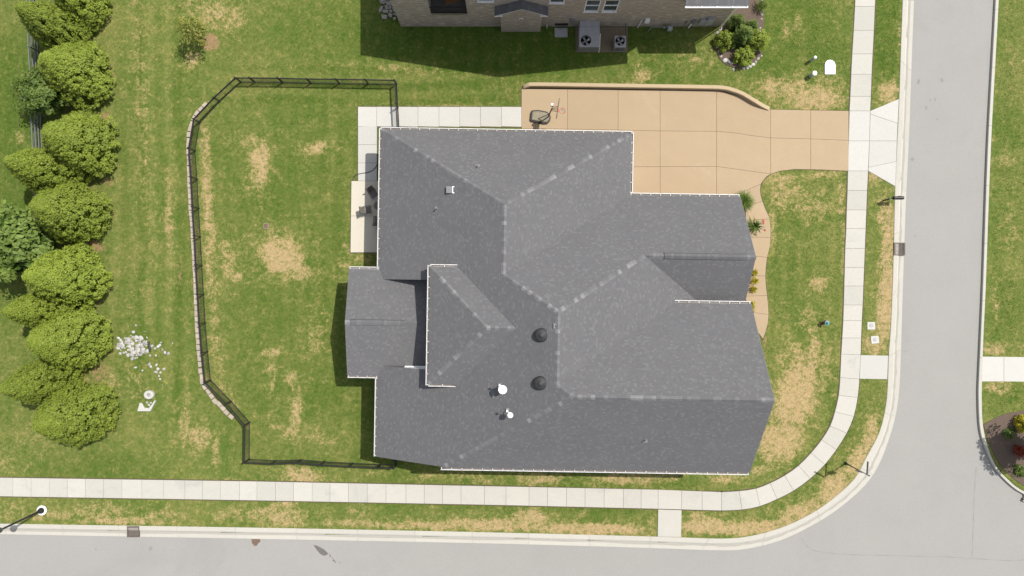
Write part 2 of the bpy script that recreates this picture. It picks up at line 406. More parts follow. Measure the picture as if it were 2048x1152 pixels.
KERB_R_IN = [(2044, -900), (1996, 0), (1980, 300), (1970.5, 560), (1965, 680), (1962.5, 763), (1962, 797), (1964, 847), (1971.5, 885), (1988, 927), (2010.5, 955), (2050, 984), (2132, 1007), (2900, 1021)]
def W(path, z=0.0): return [P2(x, y, z) for x, y in path]
def mid(a, b, t=0.5): return [(x0 + (x1 - x0) * t, y0 + (y1 - y0) * t) for (x0, y0), (x1, y1) in zip(a, b)]
kin, kout = W(KERB_IN), W(KERB_OUT)
rin, rout = W(KERB_R_IN), W(KERB_R_OUT)
kmid = [tuple(np.add(a, b) / 2) for a, b in zip(kin, kout)]; rmid = [tuple(np.add(a, b) / 2) for a, b in zip(rin, rout)]
road_poly = kmid + rmid + [(120, -20), (120, -60), (-120, -60), (-120, kmid[0][1])]
ROAD_Z = -0.10

# patches of dry turf, plan units: cx, cy, rx, ry, turn in degrees, strength
DRY = [(520, 330, 20, 52, 8, .75), (505, 285, 30, 20, 0, .45), (632, 296, 32, 13, -8, .6), (600, 300, 20, 20, 0, .25), (562, 510, 46, 40, 20, .85), (585, 535, 40, 25, 25, .7), (455, 520, 17, 42, -10, .55), (473, 556, 14, 12, 0, .7), (480, 480, 22, 12, 0, .3),
 (412, 300, 12, 60, -4, .55), (416, 420, 13, 130, -3, .62), (424, 570, 13, 80, -4, .5), (432, 700, 13, 70, -6, .42), (455, 790, 11, 50, -38, .42), (545, 705, 30, 9, -5, .5), (582, 757, 14, 12, 0, .6), (592, 830, 13, 48, 4, .62), (572, 862, 36, 14, 20, .45), (630, 690, 26, 20, 0, .4), (650, 640, 12, 12, 0, .4), (604, 950, 44, 17, 8, .72), (545, 745, 8, 45, 0, .4),
 (632, 660, 20, 60, 10, .28), (690, 520, 16, 40, 0, .35), (730, 520, 24, 20, 0, .35), (620, 870, 60, 20, 15, .3),
 (336, 420, 8, 70, 2, .5), (340, 470, 7, 60, 0, .45), (399, 876, 26, 26, -25, .6), (368, 850, 14, 48, 5, .5), (430, 905, 10, 30, 10, .5), (430, 30, 26, 42, 35, .55), (470, 40, 16, 40, 30, .5), (400, 10, 46, 26, 10, .4), (385, 120, 16, 20, 20, .45), (290, 240, 6, 200, -2, .28), (275, 120, 5, 150, -1, .3), (60, 880, 40, 30, 0, .22), (10, 930, 24, 40, 0, .28), (40, 275, 12, 12, 0, .4), (60, 640, 20, 30, 0, .25),
 (120, 790, 60, 16, 10, .35), (200, 760, 60, 20, 10, .4),
 (1560, 180, 55, 26, 5, .62), (1630, 196, 62, 26, 0, .78), (1600, 160, 16, 26, 0, .5), (1655, 170, 40, 22, 0, .45), (1572, 62, 16, 10, 60, .55), (1597, 45, 10, 20, 0, .45), (1280, 150, 22, 26, 20, .5), (1262, 170, 20, 12, 0, .4), (1776, 186, 22, 24, 25, .78), (1800, 70, 6, 30, 0, .5), (1140, 175, 120, 8, 0, .3), (800, 138, 90, 10, 4, .35), (1385, 120, 60, 20, 0, .3), (900, 215, 120, 8, 0, .3),
 (1592, 790, 44, 80, 14, .85), (1560, 880, 52, 44, -35, .80), (1545, 930, 60, 12, -18, .5), (1625, 720, 14, 60, 8, .7), (1585, 720, 34, 40, 0, .5), (1648, 740, 12, 60, 10, .45), (1638, 566, 20, 20, 0, .62), (1620, 640, 26, 30, 0, .42), (1570, 385, 40, 36, 0, .55), (1620, 410, 50, 40, 0, .42), (1560, 355, 34, 12, 0, .55), (1545, 450, 9, 60, 0, .5), (1640, 350, 50, 8, 0, .5), (1682, 400, 8, 60, 0, .45), (1688, 500, 6, 60, 0, .35),
 (1772, 600, 19, 95, 3, .85), (1775, 490, 15, 90, 3, .75), (1748, 690, 28, 22, 0, .68), (1755, 345, 24, 22, 30, .62), (1768, 430, 16, 50, 0, .55), (1740, 870, 16, 46, 12, .75), (1715, 920, 20, 44, 30, .78), (1668, 975, 26, 44, 48, .8), (1600, 1030, 26, 62, 70, .72), (1500, 1056, 70, 15, -6, .85), (1420, 1053, 60, 18, 0, .85), (1400, 1040, 30, 16, 0, .7),
 (1180, 1058, 135, 13, 1, .85), (1000, 1050, 130, 14, 1, .78), (1060, 1035, 40, 20, 0, .72), (860, 1052, 110, 10, 1, .68), (720, 1048, 90, 8, 1, .58), (560, 1035, 62, 24, 5, .62), (572, 1008, 26, 14, 0, .6), (480, 1030, 60, 16, 0, .42), (330, 1035, 60, 16, 0, .48), (200, 1022, 70, 22, 0, .44), (100, 1030, 70, 12, 0, .45), (20, 1020, 30, 16, 0, .4), (250, 1042, 100, 8, 0, .6), (720, 1022, 24, 14, 0, .35), (1165, 1028, 12, 10, 0, .45), (1300, 1042, 12, 16, 0, .45), (740, 945, 20, 8, 0, .4), (800, 985, 60, 8, 0, .3),
 (1080, 957, 54, 15, 0, .58), (1255, 957, 66, 13, 0, .68), (1330, 957, 30, 12, 0, .58), (1455, 958, 40, 10, 0, .55), (930, 950, 60, 10, 0, .4), (850, 955, 24, 10, 0, .4), (460, 965, 40, 10, 0, .5), (960, 962, 30, 8, 0, .4),
 (1990, 698, 24, 14, 0, .6), (2000, 775, 32, 16, 0, .55), (2030, 690, 20, 10, 0, .35), (2010, 320, 30, 16, 0, .35), (2028, 120, 16, 20, 0, .35), (2020, 460, 16, 60, 0, .3), (1990, 600, 10, 50, 0, .3)]
SOIL = [(182, 492, 32, 14, 10, .8), (214, 362, 22, 14, 30, .6), (205, 235, 24, 14, 0, .75), (200, 745, 26, 30, 20, .6), (190, 600, 26, 20, 40, .55), (360, 548, 6, 42, 4, .62), (357, 580, 14, 40, 0, .35), (420, 84, 20, 20, 0, .95), (195, 60, 24, 24, 0, .4), (120, 300, 60, 20, 0, .5), (110, 415, 50, 20, 0, .5), (120, 680, 60, 30, 0, .4), (60, 795, 60, 12, 10, .3), (210, 90, 24, 16, 0, .35), (335, 452, 18, 14, 0, .45), (1140, 44, 30, 8, 0, .5), (760, 258, 14, 80, 0, .4), (900, 259, 140, 4, 0, .5), (1530, 690, 6, 30, 0, .6), (300, 40, 4, 60, 0, .2)]
LUSH = [(590, 400, 190, 260, 0, .38), (590, 720, 190, 260, 0, .38), (900, 180, 200, 60, 0, .35), (1350, 130, 300, 70, 0, .35), (1000, 80, 330, 80, 0, .95), (1580, 90, 110, 110, 0, .6), (1770, 60, 30, 140, 0, .7), (1600, 500, 80, 130, 0, .22), (1690, 870, 60, 120, 20, .35), (760, 850, 100, 140, 0, .5), (700, 700, 80, 120, 0, .35), (720, 300, 60, 160, 0, .4), (640, 420, 90, 80, 0, .4), (600, 600, 130, 70, 0, .42), (430, 460, 30, 200, 0, .2), (500, 640, 60, 100, 0, .38), (600, 200, 160, 30, 0, .42), (900, 180, 140, 30, 0, .3), (1100, 1005, 500, 22, 1, .55), (1000, 965, 400, 14, 1, .4), (20, 300, 70, 300, 0, .7), (200, 950, 140, 50, 0, .45), (1400, 110, 120, 40, 0, .4), (2000, 300, 60, 300, 0, .25), (2020, 610, 30, 60, 0, .4), (2030, 790, 20, 20, 0, .5), (300, 700, 40, 60, 0, .35), (260, 420, 20, 300, 0, .28)]
def blobs(X, Y, table):
    out = np.zeros(X.shape)
    px = 1024 + X * FOC / H_CAM; py = 576 - Y * FOC / H_CAM
    for cx, cy, rx, ry, a, s in table:
        sel = (np.abs(px - cx) < 2.4 * max(rx, ry)) & (np.abs(py - cy) < 2.4 * max(rx, ry))
        if not sel.any(): continue
        ca, sa = math.cos(math.radians(a)), math.sin(math.radians(a))
        dx, dy = px[sel] - cx, py[sel] - cy
        q = ((dx * ca + dy * sa) / rx) ** 2 + ((-dx * sa + dy * ca) / ry) ** 2
        out[sel] = np.maximum(out[sel], s * np.maximum(np.clip(1.0 - 0.55 * q ** 1.5, 0, 1), .42 * np.clip(1.0 - 0.2 * q, 0, 1)))
    return out
def cover(X, Y):
    c = np.zeros(X.shape + (4,)); c[..., 3] = 1
    c[..., 0] = 0.06 + blobs(X, Y, DRY); c[..., 1] = 0.16 + blobs(X, Y, LUSH) * (1 - np.clip(c[..., 0] - .06, 0, 1)); c[..., 2] = blobs(X, Y, SOIL)
    px = 1024 + X * FOC / H_CAM; py = 576 - Y * FOC / H_CAM
    wob = px + 5 * np.sin(py / 90.0) + 2.5 * np.sin(py / 31.0 + 1)
    left = np.clip((px - 205) / 25, 0, 1) * np.clip((400 - px) / 25, 0, 1) * np.clip((900 - py) / 120, 0, 1)
    c[..., 1] += left * (.20 * np.sin(wob / 6.2) + .13 * np.sin(wob / 15.0 + 2))
    c[..., 0] += left * (.10 * np.clip(np.sin(wob / 6.2 + 2.6), 0, 1) + .10 * np.clip(np.sin(wob / 21.0 + .8), 0, 1))
    top = np.clip((px - 440) / 60, 0, 1) * np.clip((1040 - px) / 60, 0, 1) * np.clip((py - 110) / 20, 0, 1) * np.clip((215 - py) / 15, 0, 1)
    c[..., 1] += top * .26 * np.sin((py + 4 * np.sin(px / 70.0)) / 5.2)
    yard = np.clip((px - 600) / 60, 0, 1) * np.clip((760 - px) / 20, 0, 1) * np.clip((py - 200) / 40, 0, 1) * np.clip((930 - py) / 30, 0, 1)
    c[..., 1] += yard * .16 * np.sin((px + 3 * np.sin(py / 60.0)) / 5.6)
    right = np.clip((px - 1530) / 20, 0, 1) * np.clip((1700 - px) / 15, 0, 1) * np.clip((py - 340) / 30, 0, 1)
    c[..., 1] += right * .14 * np.sin((px + .05 * py) / 5.0)
    c[..., 1] = np.clip(c[..., 1], 0, 1)
    return c
def hash_noise(X, Y):
    return 0.5 * np.sin(X * 0.31 + 1.3 * np.sin(Y * 0.23)) + 0.3 * np.sin(Y * 0.47 + X * 0.19 + 1.0) + 0.2 * np.sin(X * 0.9 + 2.0) * np.sin(Y * 0.8)

# lawn: one sheet, dense in view, out to the horizon
def axis(lo, hi, step, far):
    a = np.arange(lo, hi + 1e-6, step); ext = []
    x = step * 4; p = hi
    while p < far: p += x; ext.append(p); x *= 1.6
    ext = np.array(ext); return np.concatenate([lo - (ext[::-1] - hi), a, ext])
gx = axis(-46.0, 46.0, 0.16, 900); gy = axis(-27.0, 27.0, 0.16, 900)
GX, GY = np.meshgrid(gx, gy)
inroad = in_poly(GX, GY, road_poly + [])
dk = np.minimum(seg_dist(GX, GY, kmid), seg_dist(GX, GY, rmid))
sd = np.where(inroad, dk, -dk)
GZ = np.where(sd > -0.02, -0.30, 0.0)
GZ = GZ + np.where(sd < -0.5, 0.012 * hash_noise(GX * 3, GY * 3), 0)
nxg, nyg = len(gx), len(gy)
idx = np.arange(nxg * nyg).reshape(nyg, nxg)
quads = np.stack([idx[:-1, :-1], idx[:-1, 1:], idx[1:, 1:], idx[1:, :-1]], -1).reshape(-1, 4)
vv = np.stack([GX, GY, GZ], -1).reshape(-1, 3)
lawn = link('lawn', np_mesh('lawn', vv, quads, M['grass'], cover(GX, GY).reshape(-1, 4)))
tag(lawn, 'mown green lawn with dry straw coloured patches around the house', None, None, 'structure')

# road sheet, below the turf level
b = MB()
for x0, x1, y0, y1 in ((-900, 900, -60, -18.6), (23.0, 46, -18.6, 900)):
    nx = 8; b.face([(x0, y0, ROAD_Z), (x1, y0, ROAD_Z), (x1, y1, ROAD_Z), (x0, y1, ROAD_Z)])
road = b.build('road', M['road']); tag(road, 'pale grey weathered asphalt street and corner', None, None, 'structure')
def patch(name, cx, cy, pts, mat, parent):
    bb = MB(); bb.face([(*P2(cx + x, cy + y), ROAD_Z + 0.004) for x, y in pts][::-1]); return bb.build(name, mat, parent)
patch('tar_patch', 645, 1105, [(-19, -14), (-12, -13), (-4, -9), (3, -5), (9, 1), (11, 4), (5, 7), (0, 7), (-6, 3), (-12, -4)], M['tar'], road)
for dx, dy, r in ((15, 8, 2.2), (19, 12, 1.6), (22, 17, 2.6), (25, 20, 1.8), (34, 21, 1.2), (13, 4, 1.3)):
    patch('tar_spot', 645 + dx, 1105 + dy, [(r * math.cos(t) * random.uniform(.6, 1.1), r * math.sin(t) * random.uniform(.6, 1.1)) for t in np.arange(0, 6.28, .9)], M['tar'], road)
patch('mud_patch', 511, 1084, [(-9, -5), (8, -5), (9, 0), (5, 3), (2, 8), (-3, 9), (-8, 3)], M['mud'], road)

def seam(pts, w, name='sealed_seam'):
    pts = smooth_path(pts, 6); bb = MB()
    for i in range(len(pts) - 1):
        (x0, y0), (x1, y1) = pts[i], pts[i + 1]; d = math.dist(pts[i], pts[i + 1]) or 1; nx, ny = -(y1 - y0) / d, (x1 - x0) / d
        a, b_ = w * (.6 + .4 * math.sin(i * 1.9)), w * (.6 + .4 * math.sin((i + 1) * 1.9))
        bb.face([(*P2(x0 - nx * a, y0 - ny * a), ROAD_Z + .004), (*P2(x0 + nx * a, y0 + ny * a), ROAD_Z + .004), (*P2(x1 + nx * b_, y1 + ny * b_), ROAD_Z + .004), (*P2(x1 - nx * b_, y1 - ny * b_), ROAD_Z + .004)])
    bb.build(name, M['seam'], road)
M['seam'] = m_speck('aged_seam', (0.205, 0.200, 0.188), 0.12, 2.0, 30.0, 0.95, 0.1)
seam([(1954, 935), (1950, 990), (1948, 1050), (1946, 1112)], 1.1); seam([(1604, 1078), (1625, 1100), (1680, 1109), (1780, 1112), (1900, 1115), (2010, 1122), (2060, 1120)], 1.0); seam([(1806, 701), (1811, 703), (1816, 702)], .8, 'crack')
for x, y, r in ((1838, 164, 3.2), (1885, 160, 4), (1872, 198, 3), (1862, 200, 2.4), (1854, 215, 3), (1876, 238, 2.2), (1840, 160, 2.5), (1826, 318, 3.5), (1832, 472, 2), (190, 1100, 2), (328, 1102, 1.4), (300, 1098, 4)):
    patch('oil_spot', x, y, [(r * math.cos(t) * random.uniform(.5, 1.1), r * math.sin(t) * random.uniform(.7, 1.5)) for t in np.arange(0, 6.28, .7)], M['seam'], road)
# kerbs: a swept section, cut into cast lengths
def sweep(path_in, path_out, prof, name, mat, parent, joint=4.6, gap=0.008):
    """prof: list of (t across from the lawn edge to the road edge, z)"""
    a = resample([(*p, *q) for p, q in zip(path_in, path_out)], 0.55)
    segs = []; cur = [a[0]]; L = 0
    for i in range(1, len(a)):
        L += math.dist(a[i - 1][:2], a[i][:2]); cur.append(a[i])
        if L > joint: segs.append(cur); cur = [a[i]]; L = 0
    segs.append(cur); out = []
    for sg in segs:
        if len(sg) < 2 or (max(abs(s_[0]) for s_ in sg) > 75 and min(abs(s_[0]) for s_ in sg) > 62): continue
        if min(abs(s_[1]) for s_ in sg) > 42: continue
        sg = [list(s_) for s_ in sg]
        for e, n in ((0, 1), (-1, -2)):
            d = math.dist(sg[e][:2], sg[n][:2]) or 1
            sg[e] = [sg[e][k] + (sg[n][k] - sg[e][k]) * gap / d for k in range(4)]
        bb = MB(); rings = [[(s_[0] + (s_[2] - s_[0]) * t, s_[1] + (s_[3] - s_[1]) * t, z) for t, z in prof] for s_ in sg]
        for i in range(len(rings) - 1):
            for k in range(len(prof) - 1):
                bb.face([rings[i][k], rings[i + 1][k], rings[i + 1][k + 1], rings[i][k + 1]])
        bb.face(rings[0]); bb.face(rings[-1][::-1])
        out.append(bb.build(name, mat, parent))
    return out
kerb_l = empty('kerb', (0, 0, 0), 0, 'rolled concrete kerb and gutter round the corner of the lawn', None, None, 'structure')
sweep(smooth_path(kin, 4), smooth_path(kout, 4), [(0.0, -0.3), (0.0, 0.03), (0.04, 0.045), (0.36, 0.04), (0.44, 0.0), (0.54, -0.075), (0.60, -0.085), (1.0, -0.075), (1.0, -0.3)], 'kerb_length', M['kerb'], kerb_l)
bb = MB()                                                            # silt lying in the gutter line
ki, ko = smooth_path(kin, 8), smooth_path(kout, 8)
for i in range(len(ki) - 1):
    if max(abs(ki[i][0]), abs(ki[i + 1][0])) > 44: continue
    if ki[i][1] > 26: continue
    def q(j, t):
        w = 0.035 * math.sin(j * 1.7) + 0.03 * math.sin(j * 0.6 + 1)
        tt = t + (w if t > 0.6 else w * 0.3); return (ki[j][0] + (ko[j][0] - ki[j][0]) * tt, ki[j][1] + (ko[j][1] - ki[j][1]) * tt, -0.0705)
    bb.face([q(i, 0.55), q(i + 1, 0.55), q(i + 1, 0.69), q(i, 0.69)])
bb.build('gutter_silt', M['silt'], kerb_l)
kerb_r = empty('kerb', (0, 0, 0), 0, 'narrow upright concrete kerb on the far side of the street', None, None, 'structure')
sweep(smooth_path(rin, 4), smooth_path(rout, 4), [(0.0, -0.3), (0.0, 0.09), (0.05, 0.10), (0.66, 0.10), (0.74, 0.085), (0.82, -0.3)], 'kerb_length', M['kerb'], kerb_r)

# ---------------------------------------------------------------- paving
def slab(parent, pts, mat, z0=-0.1, z1=0.035, gap=0.009, name='slab', dz=0.004):
    q = [P2(*p) for p in pts]
    a = sum(q[i][0] * q[(i + 1) % len(q)][1] - q[(i + 1) % len(q)][0] * q[i][1] for i in range(len(q)))
    if a < 0: q = q[::-1]
    q = inset(q, gap)
    return MB().prism(q, z0, z1 + random.uniform(-dz, dz), 0.012).build(name, mat, parent)
def bed(parent, pts, z=0.012, grow=0.07, name='soil_bed', mat=None):
    q = [P2(*p) for p in pts]
    a = sum(q[i][0] * q[(i + 1) % len(q)][1] - q[(i + 1) % len(q)][0] * q[i][1] for i in range(len(q)))
    if a < 0: q = q[::-1]
    q = inset(q, -grow); return MB().prism(q, -0.12, z).build(name, mat or M['joint'], parent)

walk = empty('sidewalk', (0, 0, 0), 0, 'pale concrete sidewalk of square slabs along both streets', None, None, 'structure')
top_edge = [(-200, 951), (0, 955), (512, 962.5), (1000, 972.5), (1316, 979), (1446, 984)]
bot_edge = [(-200, 988), (0, 992.5), (500, 1000.5), (1000, 1010), (1316, 1017.5), (1442, 1021)]
jx = [-156, -119, -82, -46, -10, 26, 62.5, 99, 135, 171, 207, 244, 284, 327, 370, 405, 441, 479, 514, 551, 587, 624.5, 660, 697, 734.6, 772, 812, 848.6, 885, 922, 969, 1012, 1058, 1095, 1133, 1170, 1208, 1246.6, 1282, 1316, 1363, 1404, 1443]
arc = [((1443, 984), (1443, 1021)), ((1478, 982), (1484, 1019)), ((1512, 977), (1520, 1012)), ((1540, 966), (1554, 998)), ((1569, 951), (1587, 981)), ((1597, 931), (1620, 957)), ((1622, 905.5), (1649, 929)), ((1643, 879.5), (1672, 899.5)), ((1660, 852), (1693, 866)), ((1669.5, 823.5), (1707, 833)), ((1677, 790.5), (1715, 795)), ((1680, 755), (1718.5, 758)), ((1682, 708), (1721, 709.5)),
       ((1684, 676), (1722, 676)), ((1686, 641), (1723.5, 641)), ((1687, 610), (1725, 610)), ((1688, 572), (1726.5, 572)), ((1689, 535), (1728, 535)), ((1690, 497), (1729.5, 497)), ((1692, 457), (1731, 457)), ((1693, 420), (1732.5, 420)), ((1694.5, 381), (1734, 381)), ((1695.5, 342), (1736, 342))]
arc2 = [((1698.5, 222), (1740, 222)), ((1700, 193), (1741.5, 193)), ((1702, 149), (1743, 149)), ((1704, 108), (1745, 108)), ((1707, 61), (1747.5, 61)), ((1709.5, 13), (1749.5, 13)), ((1711, -25), (1751.5, -25)), ((1713, -65), (1753, -65))]
for a, b_ in zip(jx[:-1], jx[1:]):
    slab(walk, [(a, lerp_tab(top_edge, a)), (b_, lerp_tab(top_edge, b_)), (b_, lerp_tab(bot_edge, b_)), (a, lerp_tab(bot_edge, a))], M['concrete'])
def curve_slab(i, arr):
    (a0, a1), (b0, b1) = arr[i], arr[i + 1]
    def m(k):                                   # bow of the edge between two joints
        pr = arr[i - 1][k] if i > 0 else arr[i][k]; nx = arr[i + 2][k] if i + 2 < len(arr) else arr[i + 1][k]
        p1, p2 = arr[i][k], arr[i + 1][k]
        return tuple(-0.0625 * pr[j] + 0.5625 * p1[j] + 0.5625 * p2[j] - 0.0625 * nx[j] for j in range(2))
    slab(walk, [a0, m(0), b0, b1, m(1), a1], M['concrete'])
for i in range(len(arc) - 1): curve_slab(i, arc)
for i in range(len(arc2) - 1): curve_slab(i, arc2)
slab(walk, [(1698.5, 222), (1740, 222), (1738.5, 282), (1697, 282)], M['concrete_new']); slab(walk, [(1697, 282), (1738.5, 282), (1736, 342), (1695.5, 342)], M['concrete_new'])
for q in ([(1740, 222), (1797.5, 198), (1795, 247), (1740, 228)], [(1740, 228), (1795, 247), (1793.5, 282), (1738.5, 282)], [(1738.5, 282), (1793.5, 282), (1792, 323), (1736.5, 335)], [(1736.5, 335), (1792, 323), (1790, 373), (1736, 342)]):
    slab(walk, q, M['concrete_new'], z1=0.04)
slab(walk, [(1316, 1018.5), (1363, 1020), (1362, 1074), (1315, 1073)], M['concrete'], z1=0.05); slab(walk, [(1720.5, 710), (1776, 711), (1774, 758.5), (1718.5, 757.5)], M['concrete_new'], z1=0.05)
for q in ([(1963.5, 713), (2007, 713.5), (2007, 763), (1963, 763)], [(2007, 713.5), (2051, 714), (2051, 763.5), (2007, 763)], [(2051, 714), (2095, 714.5), (2095, 764), (2051, 763.5)]):
    slab(walk, q, M['concrete_new'], z1=0.05)
bed(walk, [(x, lerp_tab(top_edge, x)) for x in (-156, 0, 512, 1000, 1443)] + [(x, lerp_tab(bot_edge, x)) for x in (1443, 1000, 500, 0, -156)])
allarc = arc + arc2
bed(walk, [a[0] for a in allarc] + [a[1] for a in allarc[::-1]])

# side walk to the yard, and patio
path2 = empty('garden_path', (0, 0, 0), 0, 'white concrete garden path leading to the back yard', None, None, 'structure')
gp = [716, 753.5, 795, 836, 878, 919.5, 961, 1003, 1043]
for a, b_ in zip(gp[:-1], gp[1:]): slab(path2, [(a, 213.5), (b_, 213.8), (b_, 254), (a, 253)], M['concrete_new'])
gy_ = [253, 289.5, 326, 362]
for a, b_ in zip(gy_[:-1], gy_[1:]): slab(path2, [(716, a), (754, a), (754, b_), (716, b_)], M['concrete_new'])
bed(path2, [(716, 213.5), (1043, 214), (1043, 254), (754, 253), (754, 362), (716, 362)], grow=0.05)
patio = empty('patio', (0, 0, 0), 0, 'cream concrete patio behind the house', None, None, 'structure')
slab(patio, [(703, 362), (775, 362), (775, 432), (702, 432)], M['patio'], z1=0.05); slab(patio, [(702, 432), (775, 432), (775, 505), (701, 505)], M['patio'], z1=0.05)
bed(patio, [(703, 362), (775, 362), (775, 505), (701, 505)], grow=0.05)

# driveway
drive = empty('driveway', (0, 0, 0), 0, 'tan exposed aggregate driveway with sawn joints', None, None, 'structure')
d_top = [(1043, 178), (1440, 182), (1480, 193), (1510, 209), (1538, 219), (1698, 222)]
d_mid = [(1043, 257), (1230, 260), (1320, 262), (1433, 263), (1470, 266), (1500, 271), (1541, 276), (1620, 278), (1697, 281)]
d_low = [(1200, 334), (1433, 333), (1541, 348)]
d_bot = [(1541, 348), (1560, 342), (1590, 338.5), (1640, 339.5), (1695.5, 342)]
def cell(x0, x1, ta, tb, s0=None, n=8):
    xs = np.linspace(x0, x1, n)
    slab(drive, [(x, lerp_tab(ta, x)) for x in xs] + [(x, lerp_tab(tb, x)) for x in xs[::-1]], M['aggregate'], gap=0.010)
cols = [1043, 1135, 1236, 1320, 1433, 1541, 1621, 1697]
for a, b_ in zip(cols[:-1], cols[1:]): cell(a, b_, d_top, d_mid)
flat = lambda y: [(0, y), (3000, y)]
cell(1043, 1135, d_mid, flat(275)); cell(1135, 1236, d_mid, flat(275))
cell(1236, 1320, d_mid, d_low); cell(1320, 1433, d_mid, d_low); cell(1433, 1541, d_mid, d_low); cell(1541, 1621, d_mid, d_bot, n=14); cell(1621, 1697, d_mid, d_bot)
cell(1236, 1320, d_low, flat(412)); cell(1320, 1433, d_low, flat(412))
for q in ([(1433, 333), (1541, 348), (1533, 353), (1526, 361), (1521.5, 368), (1480, 386), (1475, 412), (1433, 412)],
          [(1480, 386), (1521.5, 368), (1520, 378), (1521, 390), (1524.5, 402.5), (1496, 412), (1478, 412)],
          [(1490, 414), (1524.5, 402.5), (1530, 417), (1536, 430), (1539, 438), (1492, 441)],
          [(1492, 441), (1539, 438), (1541, 455), (1541, 475), (1490, 474)],
          [(1490, 474), (1541, 475), (1539, 495), (1534, 515), (1500, 511)],
          [(1500, 511), (1534, 515), (1531.5, 535), (1530.5, 552), (1500, 551)],
          [(1490, 551), (1530.5, 552), (1532, 575), (1534, 591), (1490, 592.5)],
          [(1490, 592.5), (1534, 591), (1536, 610), (1537, 629), (1498, 624)],
          [(1498, 624), (1537, 629), (1535.5, 645), (1532, 660), (1526, 678), (1512, 660)]):
    slab(drive, q, M['aggregate'], gap=0.010)
bed(drive, [(1043, 176), (1440, 181), (1480, 193), (1510, 209), (1538, 219), (1698, 222), (1695.5, 342), (1640, 339.5), (1590, 338.5), (1560, 342), (1541, 348), (1526, 361), (1520, 378), (1524.5, 402.5), (1536, 430), (1541, 455), (1541, 475), (1534, 515), (1530.5, 552), (1534, 591), (1537, 629), (1532, 660), (1526, 680), (1480, 600), (1440, 420), (1230, 412), (1230, 275), (1043, 275)], grow=0.03, z=0.016)
# low retaining wall beside the driveway
wt = smooth_path([(1046, 176), (1056, 172.5), (1080, 171.5), (1240, 174), (1400, 176.5), (1442, 178), (1462, 182.5), (1482, 190), (1505, 203.5), (1522, 212), (1538, 218)], 5)
rw = empty('retaining_wall', (*P2(1240, 176), 0), 0, 'low tan aggregate retaining wall curving along the driveway edge', 'wall')
bb = MB(); n = len(wt); rings = []
for i, (x, y) in enumerate(wt):
    c = Vector(P2(x, y)); a = Vector(P2(*wt[max(i - 1, 0)])); d = Vector(P2(*wt[min(i + 1, n - 1)])); t = (d - a).normalized(); nrm = Vector((-t.y, t.x))
    hgt = 0.46 * min(1.0, (i + 1.5) / 7.0) * min(1.0, 0.22 + (n - 1 - i) / 12.0)
    w2 = 0.15
    rings.append([(c.x + nrm.x * o, c.y + nrm.y * o, z) for o, z in ((-w2, -0.1), (-w2, hgt - 0.03), (-w2 + 0.03, hgt), (w2 - 0.03, hgt), (w2, hgt - 0.03), (w2, -0.1))])
for i in range(n - 1):
    for k in range(5): bb.face([rings[i][k], rings[i][k + 1], rings[i + 1][k + 1], rings[i + 1][k]])
bb.face(rings[0][::-1]); bb.face(rings[-1])
bb.build('wall_body', M['aggregate_wall'], rw, local=False)

# ---------------------------------------------------------------- the house
HROT = -math.radians(0.95)
house = empty('house', (0, 0, 0), HROT, 'large single family house with dark grey shingled hip and gable roof', 'house')
def HL(px, py, z):                                   # plan position to house axes
    x, y, z = P(px, py, z); c, s = math.cos(-HROT), math.sin(-HROT)
    return (x * c - y * s, x * s + y * c, z)
uW, uE, vN, vN2, vS = -10.08, 8.85, 11.86, 7.19, -13.0
R1, zR1 = -0.615, 8.7325
zW = lambda u: 4 + 0.5 * (u - uW)
ap1 = (R1, 5.76); r1b = (R1, vN2 - (zR1 - 4) / 0.755)
R2 = 3.08; zR2 = zW(R2); ap2 = (R2, vN2 - (zR2 - 4) / 0.755)
zR3 = 11.1; R3 = uW + (zR3 - 4) / 0.5; vR3 = -7.08; ap3 = (R3, vR3)
r2b = (R2, vR3 + (zR3 - zR2) / 0.755)
vWR = 2.45; zWR = 4 + 0.755 * (vN2 - vWR); uWR = R2 + (zR2 - zWR) / 0.48; uWE = 17.18; uSE = 17.3
pS = 0.65; vU = -1.25
zN3 = lambda v: zR3 - 0.755 * (v - vR3)
vN3 = -0.86; uN3 = R2 + (zR2 - zN3(vN3)) / 0.48; uN3u = R2 + (zR2 - zN3(vU)) / 0.48
uV = R2 + (zR2 - (zWR - pS * (vWR - vU))) / 0.48
zS = zR3 - 0.755 * (vR3 - vS); uSW = uW + (zS - 4) / 0.5
NOT_N, NOT_S, DW = 0.5, -6.04, -5.5
pvN, pvS, pvR, puL = 1.25, -6.82, -2.75, -12.38
uA = uW + (0.25 * (pvN - NOT_N)) / 0.5; uB = uW + (0.25 * (NOT_S - pvS)) / 0.5
hipN = lambda u: vN + (ap1[1] - vN) * (u - uW) / (R1 - uW)
PL = {  # plane: z at (u,v) = z0 + gu*(u-u0) + gv*(v-v0)
 'W': (4, uW, 0, 0.5, 0), 'N1': (4, 0, vN, 0, -(zR1 - 4) / (vN - ap1[1])), 'E1': (zR1, R1, 0, -0.5, 0), 'N2': (4, 0, vN2, 0, -0.755), 'E2': (zR2, R2, 0, -0.48, 0),
 'WS': (zWR, 0, vWR, 0, pS), 'N3': (zR3, 0, vR3, 0, -0.755), 'S': (zR3, 0, vR3, 0, 0.755), 'PN': (4, 0, pvN, 0, -0.25), 'PS': (4, 0, pvS, 0, 0.25)}
dE, dN, dS, dR, zDE = -5.86, 1.42, -6.93, -2.755, 7.1
PL['DW'] = (zDE, dE, 0, 0.5, 0); PL['DN'] = (zDE, 0, dN, 0, -0.5); PL['DS'] = (zDE, 0, dS, 0, 0.5)
zDR = zDE + 0.5 * (dN - dR); dRl = dE + (zDR - zDE) / 0.5; dRr = uW + (zDR - 4) / 0.5; dEr = uW + (zDE - 4) / 0.5
